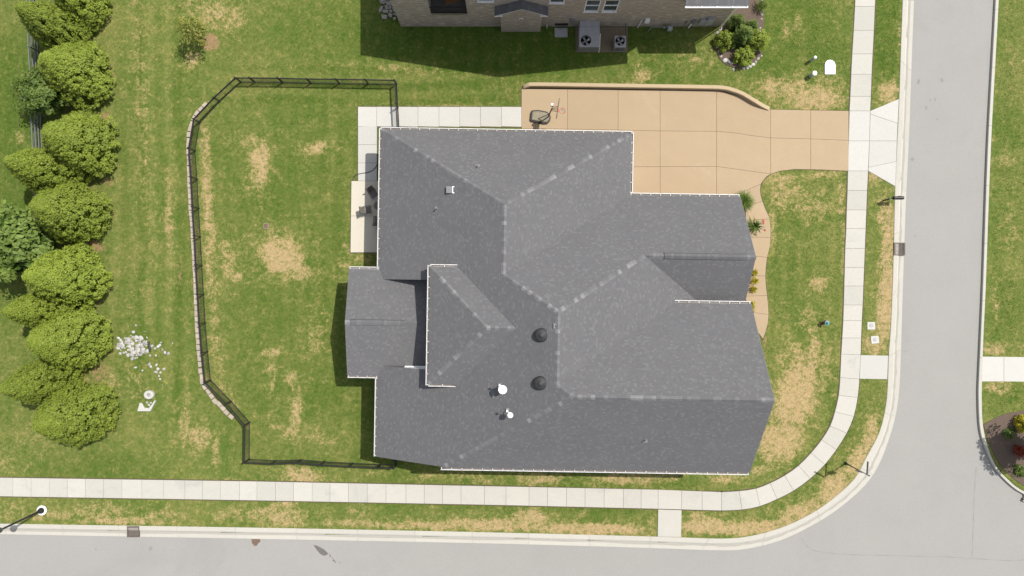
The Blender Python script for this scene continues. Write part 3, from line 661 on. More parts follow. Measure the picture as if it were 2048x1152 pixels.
POLY = [('W', [(uW, pvN), (uA, NOT_N), (DW, NOT_N), (DW, hipN(DW)), (uW, vN)]),
        ('W', [(uW, vS + .05), (DW, vS + .05), (DW, NOT_S), (uB, NOT_S), (uW, pvS)]),
        ('W', [(DW, vS + .05), (uSW + .06, vS + .05), ap3, r2b, ap2, r1b, ap1, (DW, hipN(DW))]),
        ('N1', [(uW, vN), ap1, (uE, vN)]), ('E1', [ap1, r1b, (uE, vN2), (uE, vN)]),
        ('N2', [r1b, ap2, (uWR, vWR), (uWE, vWR), (uWE, vN2), (uE, vN2)]),
        ('E2', [ap2, r2b, (uN3u, vU), (uV, vU), (uWR, vWR)]), ('WS', [(uV, vU), (uWE, vU), (uWE, vWR), (uWR, vWR)]),
        ('N3', [r2b, ap3, (uSE, vR3), (uSE, vN3), (uN3, vN3)]), ('S', [(uSW, vS), (uSE, vS), (uSE, vR3), ap3]),
        ('PN', [(puL, pvN), (puL, pvR), (DW, pvR), (DW, NOT_N), (uA, NOT_N), (uW, pvN)]), ('PS', [(puL, pvS), (uW, pvS), (uB, NOT_S), (DW, NOT_S), (DW, pvR), (puL, pvR)]),
        ('DW', [(dE, dS), (dRl, dR), (dE, dN)]), ('DN', [(dE, dN), (dRl, dR), (dRr, dR), (dEr, dN)]), ('DS', [(dE, dS), (dEr, dS), (dRr, dR), (dRl, dR)])]
def zpl(k, u, v):
    z0, u0, v0, gu, gv = PL[k]; return z0 + gu * (u - u0) + gv * (v - v0)
def clip_poly(poly, f):
    out = []; n = len(poly)
    for i in range(n):
        a, b_ = poly[i], poly[(i + 1) % n]; fa, fb = f(a), f(b_)
        if fa >= 0: out.append(a)
        if fa * fb < 0:
            t = fa / (fa - fb); out.append((a[0] + (b_[0] - a[0]) * t, a[1] + (b_[1] - a[1]) * t))
    return out
def shingle_mesh(bb, key, poly, expo=0.142, th=0.017):
    z0, u0, v0, gu, gv = PL[key]; g = math.hypot(gu, gv); du, dv = gu / g, gv / g       # upslope in plan
    nz = 1 / math.sqrt(1 + g * g); nrm = (-gu * nz, -gv * nz, nz); run = expo * nz                # plan run of a course
    s = lambda p: p[0] * du + p[1] * dv
    smin, smax = min(map(s, poly)), max(map(s, poly))
    base = s((u0, v0)) if z0 <= 7.2 else smin
    k0 = math.floor((smin - base) / run); k1 = math.ceil((smax - base) / run)
    for k in range(k0, k1):
        a, b_ = base + k * run, base + (k + 1) * run
        q = clip_poly(clip_poly(poly, lambda p: s(p) - a), lambda p: b_ - s(p))
        if len(q) < 3: continue
        pts, uvs = [], []
        for p in q:
            t = th * (1 - min(1, max(0, (s(p) - a) / run))); z = zpl(key, *p)
            pts.append((p[0] + nrm[0] * t, p[1] + nrm[1] * t, z + nrm[2] * t)); uvs.append((p[0] * dv - p[1] * du, k + 0.5 + 200 * (list(PL).index(key))))
        if sum(pts[i][0] * pts[(i + 1) % len(pts)][1] - pts[(i + 1) % len(pts)][0] * pts[i][1] for i in range(len(pts))) < 0: pts.reverse(); uvs.reverse()
        bb.face(pts, uvs)
        low = [(p, w) for p, w, qq in zip(pts, uvs, pts) if abs((p[0] - nrm[0] * th) * du + (p[1] - nrm[1] * th) * dv - a) < 1e-4]
        if len(low) >= 2:
            (p, wa), (q2, wb) = low[0], low[-1]
            bb.face([p, q2, (q2[0] - nrm[0] * th, q2[1] - nrm[1] * th, q2[2] - nrm[2] * th), (p[0] - nrm[0] * th, p[1] - nrm[1] * th, p[2] - nrm[2] * th)], [wa, wb, wb, wa])
bb = MB()
for k, poly in POLY: shingle_mesh(bb, k, poly)
roof = bb.build('roof', M['shingle'], house, weld=False)
# underside board so that the roof has thickness, and trim along free edges
bb = MB()
for k, poly in POLY:
    pts = [(u, v, zpl(k, u, v) - 0.16) for u, v in poly]
    if sum(pts[i][0] * pts[(i + 1) % len(pts)][1] - pts[(i + 1) % len(pts)][0] * pts[i][1] for i in range(len(pts))) > 0: pts.reverse()
    bb.face(pts)
bb.build('soffit', M['white'], house, weld=False)
def edge3(k, a, b_): return (*a, zpl(k, *a)), (*b_, zpl(k, *b_))
trim = MB()
def fascia(bb, a, b_, drop=0.17, out=0.0, lift=-0.012):
    a, b_ = Vector(a), Vector(b_); d = (b_ - a); n = Vector((d.y, -d.x, 0)).normalized() * 0.03
    a1, b1 = a + Vector((0, 0, lift)), b_ + Vector((0, 0, lift)); dn = Vector((0, 0, -drop))
    for q in ([a1 - n, b1 - n, b1 - n + dn, a1 - n + dn], [a1, b1, b1 + dn, a1 + dn], [a1 - n, b1 - n, b1, a1], [a1 - n + dn, b1 - n + dn, b1 + dn, a1 + dn]): bb.face(q)
rakes = [edge3('N2', (uWE, vN2), (uWE, vWR)), edge3('WS', (uWE, vU), (uWE, vWR)), edge3('N3', (uSE, vN3), (uSE, vR3)), edge3('S', (uSE, vR3), (uSE, vS)), edge3('W', (uW, vS + .05), (uSW, vS + .05)), edge3('PN', (puL, pvN), (puL, pvR)), edge3('PS', (puL, pvR), (puL, pvS))]
for a, b_ in rakes:
    trim = MB(); fascia(trim, a, b_); trim.build('rake_trim', M['lead'], house, weld=False)
# ridge and hip caps, one piece each
CAPS = [('N1', 'W', (uW, vN), ap1), ('N1', 'E1', (uE, vN), ap1), ('E1', 'W', r1b, ap1), ('N2', 'W', r1b, ap2), ('N2', 'E2', (uWR, vWR), ap2), ('E2', 'W', r2b, ap2), ('N3', 'W', r2b, ap3), ('N3', 'S', (uSE, vR3), ap3), ('W', 'S', (uSW, vS), ap3),
        ('N2', 'WS', (uWR, vWR), (uWR + 1.4, vWR)), ('DW', 'DN', (dE, dN), (dRl, dR)), ('DW', 'DS', (dE, dS), (dRl, dR)), ('DN', 'DS', (dRl, dR), (dRr, dR)), ('N2', 'WS', (uWE - .62, vWR), (uWE, vWR)), ('PN', 'PS', (puL, pvR), (puL + .4, pvR))]
cap_len = 0.30; ncap = 0
tot = sum(math.dist(c[2], c[3]) for c in CAPS); cap_len = max(0.28, tot / 296)
for k1, k2, a, b_ in CAPS:
    A, B = Vector((*a, zpl(k1, *a))), Vector((*b_, zpl(k1, *b_)))
    L = (B - A).length; n = max(1, round(L / cap_len)); d = (B - A) / L
    dp = Vector((d.x, d.y, 0)).normalized(); side = Vector((-dp.y, dp.x, 0))
    me = {}
    for i in range(n):
        p0 = A + d * (L * i / n); step = L / n
        key = i % 3
        if key not in me:
            q = MB(); w = 0.165
            def pt(t, o, h):
                c = d * (step * t) ; x = c + side * o
                uu, vv = A.x + x.x, A.y + x.y
                z = min(zpl(k1, uu, vv), zpl(k2, uu, vv)) - A.z
                return (x.x, x.y, z + h)
            for o0, o1 in ((-w, 0), (0, w)):
                q.face([pt(0, o0, .022), pt(0, o1, .034 if o1 == 0 else .022), pt(1.1, o1, .018 if o1 == 0 else .008), pt(1.1, o0, .018 if o0 == 0 else .008)] if o1 == 0 else [pt(0, o0, .034), pt(0, o1, .022), pt(1.1, o1, .008), pt(1.1, o0, .018)])
                q.face([pt(0, o0, .0), pt(0, o1, .0), pt(0, o1, .034 if o1 == 0 else .022), pt(0, o0, .034 if o0 == 0 else .022)])
            for o in (-w, w): q.face([pt(0, o, 0), pt(1.1, o, 0), pt(1.1, o, .008), pt(0, o, .022)])
            me[key] = q.mesh('ridge_cap', M['cap'])
        o = link('ridge_cap', me[key], roof); o.location = p0; ncap += 1
# ridge vents: raised strips on the wing and the porch
for (u0, u1, v, z) in ((10.72, 16.55, vWR, zWR), (-11.95, -7.95, pvR, 5.0)):
    q = MB(); p = 0.70 if z > 6 else 0.25; w = 0.20
    top = lambda dv: z + 0.075 - abs(dv) * p * 0.9
    q.face([(u0, v - w, top(w)), (u1, v - w, top(w)), (u1, v, top(0)), (u0, v, top(0))]); q.face([(u0, v, top(0)), (u1, v, top(0)), (u1, v + w, top(w)), (u0, v + w, top(w))])
    for sgn in (-1, 1): q.face([(u0, v + sgn * w, top(w)), (u1, v + sgn * w, top(w)), (u1, v + sgn * w, z - w * p - .03), (u0, v + sgn * w, z - w * p - .03)])
    for u in (u0, u1): q.face([(u, v - w, z - w * p - .03), (u, v, z - .03), (u, v + w, z - w * p - .03), (u, v + w, top(w)), (u, v, top(0)), (u, v - w, top(w))])
    rv = q.build('ridge_vent', M['shingle'], roof, weld=False)
    q = MB()
    for sgn in (-1, 1): q.box(u0 - .02, u1 + .02, v + sgn * (w + .012) - .012, v + sgn * (w + .012) + .012, z - w * p - .03, z - w * p + .012)
    q.box(u0 - .03, u0 - .005, v - w, v + w, z - w * p - .03, z - w * p + .05)
    q.build('vent_slot', M['dark'], roof)
# notch cheeks beside the dormer
q = MB(); q.face([(uA, NOT_N, zW(uA)), (DW, NOT_N, zW(DW)), (DW, NOT_N, zpl('PN', 0, NOT_N) - .05), (uA, NOT_N, zW(uA) - .05)]); q.build('cheek_wall', M['lead'], house)
q = MB(); us = -7.95
q.face([(uB, NOT_S, zW(uB)), (us, NOT_S, zW(us)), (us, NOT_S, zpl('PS', 0, NOT_S) - .05), (uB, NOT_S, zW(uB) - .05)]); q.build('cheek_wall', M['shingle'], house)
q = MB(); q.box(us, DW, NOT_S - .02, NOT_S + .05, zpl('PS', 0, NOT_S) - .05, zpl('PS', 0, NOT_S) + .30)
q.face([(us, NOT_S, zpl('PS', 0, NOT_S)), (DW, NOT_S, zpl('PS', 0, NOT_S)), (DW, NOT_S, zW(DW)), (us, NOT_S, zW(us))]); q.build('cheek_wall', M['white'], house)
# dormer walls
q = MB(); q.face([(DW, dN - .35, 3.9), (DW, dN - .35, zDE), (DW, dS + .35, zDE), (DW, dS + .35, 3.9)])
for v in (dN - .35, dS + .35): q.face([(DW, v, zW(DW) - .1), (dEr, v, zDE), (DW, v, zDE)])
q.build('dormer_wall', M['white'], house, weld=False)
# gutters
def gutter(a, b_, out):
    """a,b: eave line ends (u,v,z); out: unit vector away from the roof. A U-shaped trough with hanger straps."""
    a, b_, o = Vector(a), Vector(b_), Vector((*out, 0)); d = (b_ - a); L = d.length; d.normalize(); up = Vector((0, 0, 1))
    g = MB(); w, h, t = 0.165, 0.11, 0.016
    prof = [(0.0, 0.0), (0.0, -h), (w, -h), (w + .02, 0.008), (w - t - .012, 0.008), (w - t - .012, -h + t), (t, -h + t), (t, 0.0)]
    pa = [a + o * x + up * (z - .02) for x, z in prof]; pb = [p + d * L for p in pa]
    for i in range(len(prof)):
        j = (i + 1) % len(prof)
        if i in (5,): continue
        g.face([pa[i], pb[i], pb[j], pa[j]])
    g.face(pa[::-1]); g.face(pb)
    k = int(L / 0.72)
    for i in range(k + 1):
        c = a + d * (0.06 + (L - .12) * i / max(1, k)); x0, x1 = o * 0.0, o * (w)
        e = d * 0.022
        g.face([c + x0 - e - up * .012, c + x1 - e - up * .012, c + x1 + e - up * .012, c + x0 + e - up * .012])
    go = g.build('gutter', M['gutter'], house, weld=False)
    f = MB(); x0, x1 = o * t, o * (w - t)
    f.face([a + x0 - up * (h - .01), a + x1 - up * (h - .01), b_ + x1 - up * (h - .01), b_ + x0 - up * (h - .01)]); f.build('gutter_bed', M['gutter_in'], go, weld=False)
E_ = lambda k, p: (*p, zpl(k, *p))
for k, p0, p1, out in (('N1', (uW - .1, vN), (uE + .1, vN), (0, 1)), ('W', (uW, vN + .1), (uW, pvN), (-1, 0)), ('E1', (uE, vN + .1), (uE, vN2 + .16), (1, 0)), ('N2', (uE + .0, vN2), (uWE - .02, vN2), (0, 1)), ('N3', (uN3 - .5, vN3), (uSE - .02, vN3), (0, 1)), ('S', (uSW - .1, vS), (uSE - .02, vS), (0, -1)), ('W', (uW, pvS - .15), (uW, vS + .06), (-1, 0)),
                       ('PN', (puL + .02, pvN), (uW - .0, pvN), (0, 1)), ('PS', (puL + .02, pvS), (uW - .0, pvS), (0, -1)), ('DW', (dE, dN + .12), (dE, dS - .12), (-1, 0)), ('DN', (dE, dN), (dEr + .05, dN), (0, 1)), ('DS', (dE, dS), (dEr + .05, dS), (0, -1))):
    za = zpl(k, *p0) if k not in ('N1',) else 4.0
    za = {'N1': 4.0, 'W': 4.0, 'E1': zpl('E1', uE, 0), 'N2': 4.0, 'N3': zN3(vN3), 'S': zS, 'PN': 4.0, 'PS': 4.0, 'DW': zDE, 'DN': zDE, 'DS': zDE}[k]
    gutter((*p0, za), (*p1, za), out)
# walls
wl_ = MB()
def wallbox(bb, x0, x1, y0, y1, z0, z1):
    for (ax, ay), (bx, by) in (((x0, y0), (x1, y0)), ((x1, y0), (x1, y1)), ((x1, y1), (x0, y1)), ((x0, y1), (x0, y0))):
        L = math.dist((ax, ay), (bx, by)); o = ax + ay
        bb.face([(ax, ay, z0), (bx, by, z0), (bx, by, z1), (ax, ay, z1)], [(o, z0), (o + L, z0), (o + L, z1), (o, z1)])
wallbox(wl_, -9.6, 8.4, 0.8, 11.4, 0, 3.9); wallbox(wl_, 3.0, 16.7, -1.4, 6.75, 0, 3.9); wallbox(wl_, -4.4, 16.82, -12.55, -1.35, 0, 6.25); wallbox(wl_, -9.6, -4.3, -12.5, 0.9, 0, 3.88)
wl_.face([(16.7, 6.75, 3.9), (16.7, -1.3, 3.9), (16.7, -1.3, zpl('WS', 16.7, -1.25) - .16), (16.7, vWR, zWR - .16)], [(6.75, 3.9), (-1.3, 3.9), (-1.3, 5), (vWR, 7.4)][::1])
wl_.face([(16.82, -1.35, 6.25), (16.82, -12.55, 6.25), (16.82, vR3, zR3 - .3)], [(0, 6.2), (11, 6.2), (5.5, 10.8)])
wl_.face([(-9.6, -12.5, 3.88), (-4.4, -12.5, 3.88), (-4.4, -12.5, 6.4), (-9.6, -12.5, 4.05)], [(0, 3.9), (5, 3.9), (5, 6.4), (0, 4)])
wl_.build('wall', M['brick2'], house, weld=False)
for v in (pvN - .3, pvR, pvS + .3):
    MB().box(-12.15, -11.85, v - .15, v + .15, 0, 3.95 if v != pvR else 4.8).build('porch_column', M['white'], house)
MB().box(-12.2, -9.6, pvS + .2, pvN - .2, 0, .12).build('porch_floor', M['concrete'], house)
def hwindow(axis_, c, a0, a1, z0, z1, out):
    w = empty('window', (0, 0, 0)); w.parent = house
    def bx(mb, p0, p1, q0, q1, d0, d1):
        lo, hi = sorted((c + out * d0, c + out * d1))
        mb.box(lo, hi, p0, p1, q0, q1) if axis_ == 'u' else mb.box(p0, p1, lo, hi, q0, q1)
    f = MB()
    for p0, p1, q0, q1 in ((a0, a1, z0, z0 + .07), (a0, a1, z1 - .07, z1), (a0, a0 + .07, z0 + .07, z1 - .07), (a1 - .07, a1, z0 + .07, z1 - .07), (a0 + .07, a1 - .07, (z0 + z1) / 2 - .03, (z0 + z1) / 2 + .03)): bx(f, p0, p1, q0, q1, -.02, .05)
    f.build('frame', M['white'], w, weld=False); g = MB(); bx(g, a0 + .07, a1 - .07, z0 + .07, z1 - .07, -.02, .015); g.build('pane', M['glass'], w)
for a0 in (8.6, 5.6): hwindow('u', -9.6, a0 - 4.4, a0 - 3.0, .9, 2.6, -1)
for a0 in (-8.6, -11.2): hwindow('u', -9.6, a0, a0 + 1.4, .9, 2.6, -1)
for a0 in (-10.6, -7.6, -4.4): hwindow('u', 16.82, a0, a0 + 1.5, 1.0, 2.8, 1)
for a0 in (-6.5, 2.0): hwindow('v', 11.4, a0, a0 + 1.5, 1.0, 2.5, 1)
for a0 in (0., 5., 10.): hwindow('v', -12.55, a0, a0 + 1.5, 1.0, 2.8, -1)
gd = MB()
for i in range(4): gd.box(8.4, 8.47, 7.5, 10.9, .05 + i * .58, .05 + i * .58 + .56)
gd.build('garage_door', M['white'], house, weld=False)
dd = MB().box(8.9 + 7.8, 16.78, 1.6, 2.6, .05, 2.2).build('door', M['wood'], house); MB().box(16.78, 16.84, 1.68, 1.74, 1.0, 1.12).build('handle', M['lead'], dd)

# things fixed on the roof
def on_roof(px, py, key):
    z = 8.0
    for _ in range(6):
        u, v, _z = HL(px, py, z); z = zpl(key, u, v)
    return u, v, z
def pipe_vent(px, py, key, r=.05, h=.32):
    u, v, z = on_roof(px, py, key)
    p = MB().lathe([(r * 2.6, -.05), (r * 2.4, .03), (r * 1.25, .10), (r, .11), (r, h), (r * .7, h), (r * .7, h - .05)], (u, v, z), 12).build('vent_pipe', M['lead'], house)
    MB().box(u - .17, u + .17, v - .17, v + .17, z - .06, z + .012).build('flashing', M['lead'], p)
for a in ((955, 333, 'N1', .06, .25), (874, 418, 'W', .05, .42), (988, 791, 'W', .055, .3), (1290, 880, 'S', .05, .28), (1112, 652, 'W', .03, .12)): pipe_vent(*a)
u, v, z = on_roof(899, 380, 'W')
hv = MB().box(u - .22, u + .20, v - .24, v + .24, z - .14, z + .17).build('box_vent', M['lead'], house)
q = MB(); q.box(u + .22, u + .40, v + .19, v + .24, z + .08, z + .2); q.box(u + .22, u + .42, v - .25, v - .19, z + .08, z + .2); q.box(u + .22, u + .27, v - .19, v + .19, z + .08, z + .2); q.build('bracket', M['white'], hv, weld=False)
for px, py in ((1083, 670), (1081, 766)):
    u, v, z = on_roof(px, py, 'W')
    dv_ = MB().lathe([(.48, -.25), (.47, .08), (.44, .15), (.34, .23), (.20, .28), (.17, .30), (.0, .305)], (u, v, z + .02), 28).build('dome_vent', M['vent'], house, smooth=True)
    MB().lathe([(.17, .29), (.17, .34), (.12, .36), (0, .365)], (u, v, z + .02), 20).build('cap', M['vent'], dv_, smooth=True)
def dish(px, py, r, label):
    u, v, z = on_roof(px, py, 'W'); c, s = math.cos(HROT), math.sin(HROT)
    t = empty('satellite_dish', (u * c - v * s, u * s + v * c, z), HROT, label, 'satellite dish')
    q = MB(); n = 20; tilt = Matrix.Rotation(math.radians(-16), 3, 'X') @ Matrix.Rotation(math.radians(8), 3, 'Y')
    cen = Vector((.10, -.04, .95)); prev = None
    for k in range(6):
        rr = r * (1 - k / 5.0); h = -.16 * (1 - (rr / r) ** 2) * r / .3
        ring = [cen + tilt @ Vector((rr * math.cos(2 * math.pi * i / n), rr * math.sin(2 * math.pi * i / n), h)) for i in range(n)]
        if prev:
            for i in range(n): q.face([prev[i], prev[(i + 1) % n], ring[(i + 1) % n], ring[i]])
        prev = ring
    q.build('reflector', M['white'], t, smooth=True)
    MB().tube([(-.10, .16, -.1), (-.08, .12, .45), (.08, -.02, .80)], .028, 8).build('mast', M['white'], t)
    a = MB().tube([(.06, .06, .80), (-.10, .26, 1.12)], .02, 6).build('arm', M['white'], t)
    MB().box(-.17, -.07, .20, .34, 1.06, 1.18).build('receiver', M['white'], a)
    MB().box(-.22, .02, .06, .26, -.14, .012).build('foot_plate', M['lead'], t)
dish(1003, 774, .30, 'larger white satellite dish casting a dark shadow on the roof')
dish(1018, 824, .19, 'smaller white satellite dish nearest the south edge of the roof')

# ---------------------------------------------------------------- neighbour's brick house
NY = 21.35
nb = empty('brick_house', (0, NY, 0), 0, "neighbour's tall grey brown brick house with white framed windows", 'house')
holes = [(-6.28, -3.46, 2.75, 5.6), (-2.57, -1.36, 4.82, 6.3), (2.80, 3.92, 4.55, 6.0), (5.53, 6.66, 2.98, 5.05), (6.94, 8.07, 2.98, 5.05)]
def wall_holes(bb, x0, x1, z0, z1, y, hs):
    xs = sorted({x0, x1, *[h[0] for h in hs], *[h[1] for h in hs]}); zs = sorted({z0, z1, *[h[2] for h in hs], *[h[3] for h in hs]})
    for xa, xb in zip(xs[:-1], xs[1:]):
        for za, zb in zip(zs[:-1], zs[1:]):
            cx, cz = (xa + xb) / 2, (za + zb) / 2
            if any(h[0] < cx < h[1] and h[2] < cz < h[3] for h in hs): continue
            bb.face([(xa, y, za), (xb, y, za), (xb, y, zb), (xa, y, zb)], [(xa, za), (xb, za), (xb, zb), (xa, zb)])
q = MB(); wall_holes(q, -9.05, 12.8, -0.1, 6.3, NY, holes)
q.face([(-9.05, NY, 6.3), (12.8, NY, 6.3), (12.8, NY, 8.55), (4.6, NY, 11.8)], [(-9, 6.3), (12.8, 6.3), (12.8, 8.5), (4.6, 11.8)])
q.face([(12.8, NY, -.1), (17.0, NY, -.1), (17.0, NY, 5.1), (12.8, NY, 5.1)], [(12.8, 0), (17, 0), (17, 5.1), (12.8, 5.1)])
for x, z1 in ((-9.05, 6.3), (17.0, 5.1)): q.face([(x, NY, -.1), (x, 34, -.1), (x, 34, z1), (x, NY, z1)], [(0, 0), (13, 0), (13, z1), (0, z1)])
q.face([(12.8, NY, 5.0), (12.8, 34, 5.0), (12.8, 34, 8.5), (12.8, NY, 8.5)], [(0, 5), (13, 5), (13, 8.5), (0, 8.5)])
for h in holes[1:]:                                         # reveals
    x0, x1, z0, z1 = h
    for f in ([(x0, NY, z0), (x1, NY, z0), (x1, NY + .14, z0), (x0, NY + .14, z0)], [(x0, NY, z0), (x0, NY + .14, z0), (x0, NY + .14, z1), (x0, NY, z1)], [(x1, NY, z0), (x1, NY, z1), (x1, NY + .14, z1), (x1, NY + .14, z0)]): q.face(f)
q.build('wall', M['brick'], nb, local=False, weld=False)
q = MB()
for x0, z0, x1, z1 in ((-9.45, 6.1, 4.6, 11.95), (4.6, 11.95, 13.35, 8.4)):
    q.face([(x0, NY - .45, z0), (x1, NY - .45, z1), (x1, 36, z1), (x0, 36, z0)]); q.face([(x0, NY - .45, z0 - .2), (x1, NY - .45, z1 - .2), (x1, 36, z1 - .2), (x0, 36, z0 - .2)][::-1])
    q.face([(x0, NY - .45, z0), (x0, NY - .45, z0 - .2), (x1, NY - .45, z1 - .2), (x1, NY - .45, z1)])
q.face([(12.82, NY - .45, 5.25), (17.5, NY - .45, 5.25), (17.5, 30, 9.2), (12.82, 30, 9.2)]); q.face([(12.82, NY - .45, 5.1), (17.5, NY - .45, 5.1), (17.5, 30, 9.0), (12.82, 30, 9.0)][::-1])
q.build('roof', M['shingle'], nb, local=False, weld=False)
# gutter and downspout on the low eave
q = MB(); q.box(12.82, 17.5, NY - .60, NY - .585, 5.08, 5.22); q.box(12.82, 17.5, NY - .585, NY - .45, 5.08, 5.10); q.box(12.82, 17.5, NY - .46, NY - .45, 5.10, 5.2)
for i in range(5): q.box(12.86 + i * 1.14, 12.92 + i * 1.14, NY - .585, NY - .46, 5.17, 5.19)
q.build('gutter', M['white'], nb, local=False, weld=False)
MB().tube([(17.08, NY - .5, 5.08), (17.06, NY - .25, 4.85), (17.06, NY - .08, 4.6), (17.06, NY - .08, .25), (17.06, NY - .3, .08)], .05, 8).build('downspout', M['white'], nb, local=False)
def window(x0, x1, z0, z1, y, parent, sash=True):
    w = empty('window', (0, 0, 0)); w.parent = parent; w.matrix_parent_inverse = Matrix.Translation(-Vector(parent.location))
    q = MB(); t = .075
    for a in ((x0, x1, z0, z0 + t), (x0, x1, z1 - t, z1), (x0, x0 + t, z0 + t, z1 - t), (x1 - t, x1, z0 + t, z1 - t)): q.box(a[0], a[1], y + .02, y + .12, a[2], a[3])
    zm = (z0 + z1) / 2
    if sash: q.box(x0 + t, x1 - t, y + .04, y + .1, zm - .035, zm + .035)
    q.build('frame', M['white'], w, weld=False)
    q = MB(); q.box(x0 - .04, x1 + .04, y - .05, y + .03, z0 - .06, z0 - .002); q.build('sill', M['white'], w)
    for a0, a1, dy in ((z0 + t, zm - .035, .07), (zm + .035, z1 - t, .095)):
        q = MB(); q.face([(x0 + t, y + dy, a0), (x1 - t, y + dy, a0), (x1 - t, y + dy, a1), (x0 + t, y + dy, a1)]); q.build('pane', M['glass'], w)
for h in holes[1:]: window(*h, NY, nb)
# loggia with railing
x0, x1, z0, z1 = holes[0]; q = MB()
for f in ([(x0, NY, z0), (x1, NY, z0), (x1, NY + 2.6, z0), (x0, NY + 2.6, z0)],): q.face(f)
q.build('loggia_floor', M['tan_sling'], nb, local=False)
q = MB()
for f, uvf in (([(x0, NY, z0), (x0, NY + 2.6, z0), (x0, NY + 2.6, z1), (x0, NY, z1)], [(0, z0), (2.6, z0), (2.6, z1), (0, z1)]), ([(x1, NY, z0), (x1, NY, z1), (x1, NY + 2.6, z1), (x1, NY + 2.6, z0)], [(0, z0), (0, z1), (2.6, z1), (2.6, z0)]), ([(x0, NY + 2.6, z0), (x1, NY + 2.6, z0), (x1, NY + 2.6, z1), (x0, NY + 2.6, z1)], [(x0, z0), (x1, z0), (x1, z1), (x0, z1)])): q.face(f, uvf)
q.build('loggia_wall', M['brick'], nb, local=False, weld=False)
MB().box(-5.2, -4.25, NY + 2.5, NY + 2.58, z0 + .01, z0 + 2.1).build('door', M['wood'], nb, local=False)
MB().box(-5.35, -4.05, NY + .75, NY + 2.0, z0 + .01, z0 + .45, rot=.3).build('bench', M['wood'], nb, local=False)
rl = MB(); rl.box(x0, x1, NY - .04, NY + .02, z0 + 1.10, z0 + 1.16); rl.box(x0, x1, NY - .04, NY + .02, z0 + .08, z0 + .13)
rl = rl.build('railing', M['iron'], nb, local=False, weld=False)
bal = None
for i in range(24):
    x = x0 + .06 + i * (x1 - x0 - .12) / 23
    if bal is None: bal = MB().box(-.014, .014, -.014, .014, -.25, 1.1).mesh('baluster', M['iron'])
    o = link('baluster', bal, rl); o.location = (x, NY - .06, z0)
# chimney breast with its own small gable
q = MB(); ya = 20.92
q.face([(-.88, ya, -.1), (2.30, ya, -.1), (2.30, ya, 4.0), (.71, ya, 4.95), (-.88, ya, 4.0)], [(-.88, 0), (2.3, 0), (2.3, 4), (.71, 4.95), (-.88, 4)])
for x in (-.88, 2.30): q.face([(x, ya, -.1), (x, NY, -.1), (x, NY, 4.0), (x, ya, 4.0)], [(0, 0), (.43, 0), (.43, 4), (0, 4)])
br = q.build('chimney_breast', M['brick'], nb, local=False, weld=False)
q = MB()
for xa, xb in ((-1.32, .71), (2.74, .71)):
    q.face([(xa, ya - .30, 3.98), (xb, ya - .30, 5.22), (xb, NY, 5.22), (xa, NY, 3.98)])
q.build('breast_roof', M['shingle'], br, local=True, weld=False).matrix_parent_inverse = Matrix.Translation((0, -NY, 0)) @ Matrix.Translation((0, NY, 0))
q = MB()
for xa, xb in ((-1.32, .71), (2.74, .71)):
    q.face([(xa, ya - .30, 3.98), (xb, ya - .30, 5.22), (xb, ya - .30, 5.17), (xa, ya - .30, 3.90)])
for xa, xb in ((-1.32, -.72), (2.14, 2.74)): q.box(xa, xb, ya - .31, ya - .01, 3.86, 3.93)
q.build('breast_trim', M['white'], br, weld=False)
q = MB(); q.box(.58, .84, ya - .06, ya - .002, 2.62, 2.82); q.build('wall_vent', M['white'], br)
q = MB(); q.box(.62, .80, ya - .075, ya - .061, 2.645, 2.74); q.build('vent_slot', M['dark'], br)
for ch in br.children: ch.matrix_parent_inverse = Matrix.Identity(4)
# service boxes and pipes on the wall
def wallbox_part(px0, px1, py0, py1, mat, name, depth=.16, y=NY):
    za = H_CAM - y * FOC / (576 - py1); zb = H_CAM - y * FOC / (576 - py0); k = (H_CAM - (za + zb) / 2) / FOC
    return MB().box((px0 - 1024) * k, (px1 - 1024) * k, y - depth, y - .003, za, zb).build(name, mat, nb, local=False)
wallbox_part(1141, 1149, 36, 43, M['galv'], 'disconnect_box'); wallbox_part(1290, 1299, 37, 43, M['white'], 'meter_box'); wallbox_part(1399, 1411, 36, 45, M['acgrey'], 'electric_panel', .2); wallbox_part(1413, 1426, 33, 45, M['acgrey'], 'electric_meter_box', .22); wallbox_part(1384, 1391, 39, 44, M['lead'], 'junction_box'); wallbox_part(1371, 1374, 42, 45, M['rust'], 'hose_tap', .1)
wallbox_part(1110, 1136, 46.5, 50.5, M['dark'], 'foundation_vent', .02)
for pts, r, m in (([(10.3, NY - .1, 1.5), (10.25, NY - .1, 0)], .04, 'white'), ([(14.45, NY - .1, 1.2), (14.4, NY - .1, 0)], .06, 'white'), ([(2.83, NY - .15, .75), (2.83, NY - .15, 0)], .035, 'white'), ([(13.9, NY - .2, .1), (13.95, NY - .1, 1.2)], .035, 'galv')):
    MB().tube(pts, r, 8).build('service_pipe', M[m], nb, local=False)
gm = empty('gas_meter', (12.6, NY - .35, 0), 0, 'pale gas meter with bent pipes at the foot of the brick wall', 'gas meter')
q = MB(); q.tube([(-1.55, -.12, .05), (-1.3, .1, .45), (-.6, .12, .5), (.2, .1, .5)], .035, 8); q.build('pipe', M['galv'], gm)
MB().box(.0, .34, -.14, .12, .25, .72).build('meter_body', M['pedestal'], gm); MB().lathe([(.12, 0), (.12, .1), (.05, .16)], (-.3, .1, .46), 12).build('regulator', M['galv'], gm)
MB().tube([(.17, .0, .7), (.17, .15, .95), (.75, .2, .95), (.75, .2, .3)], .03, 8).build('outlet_pipe', M['galv'], gm)
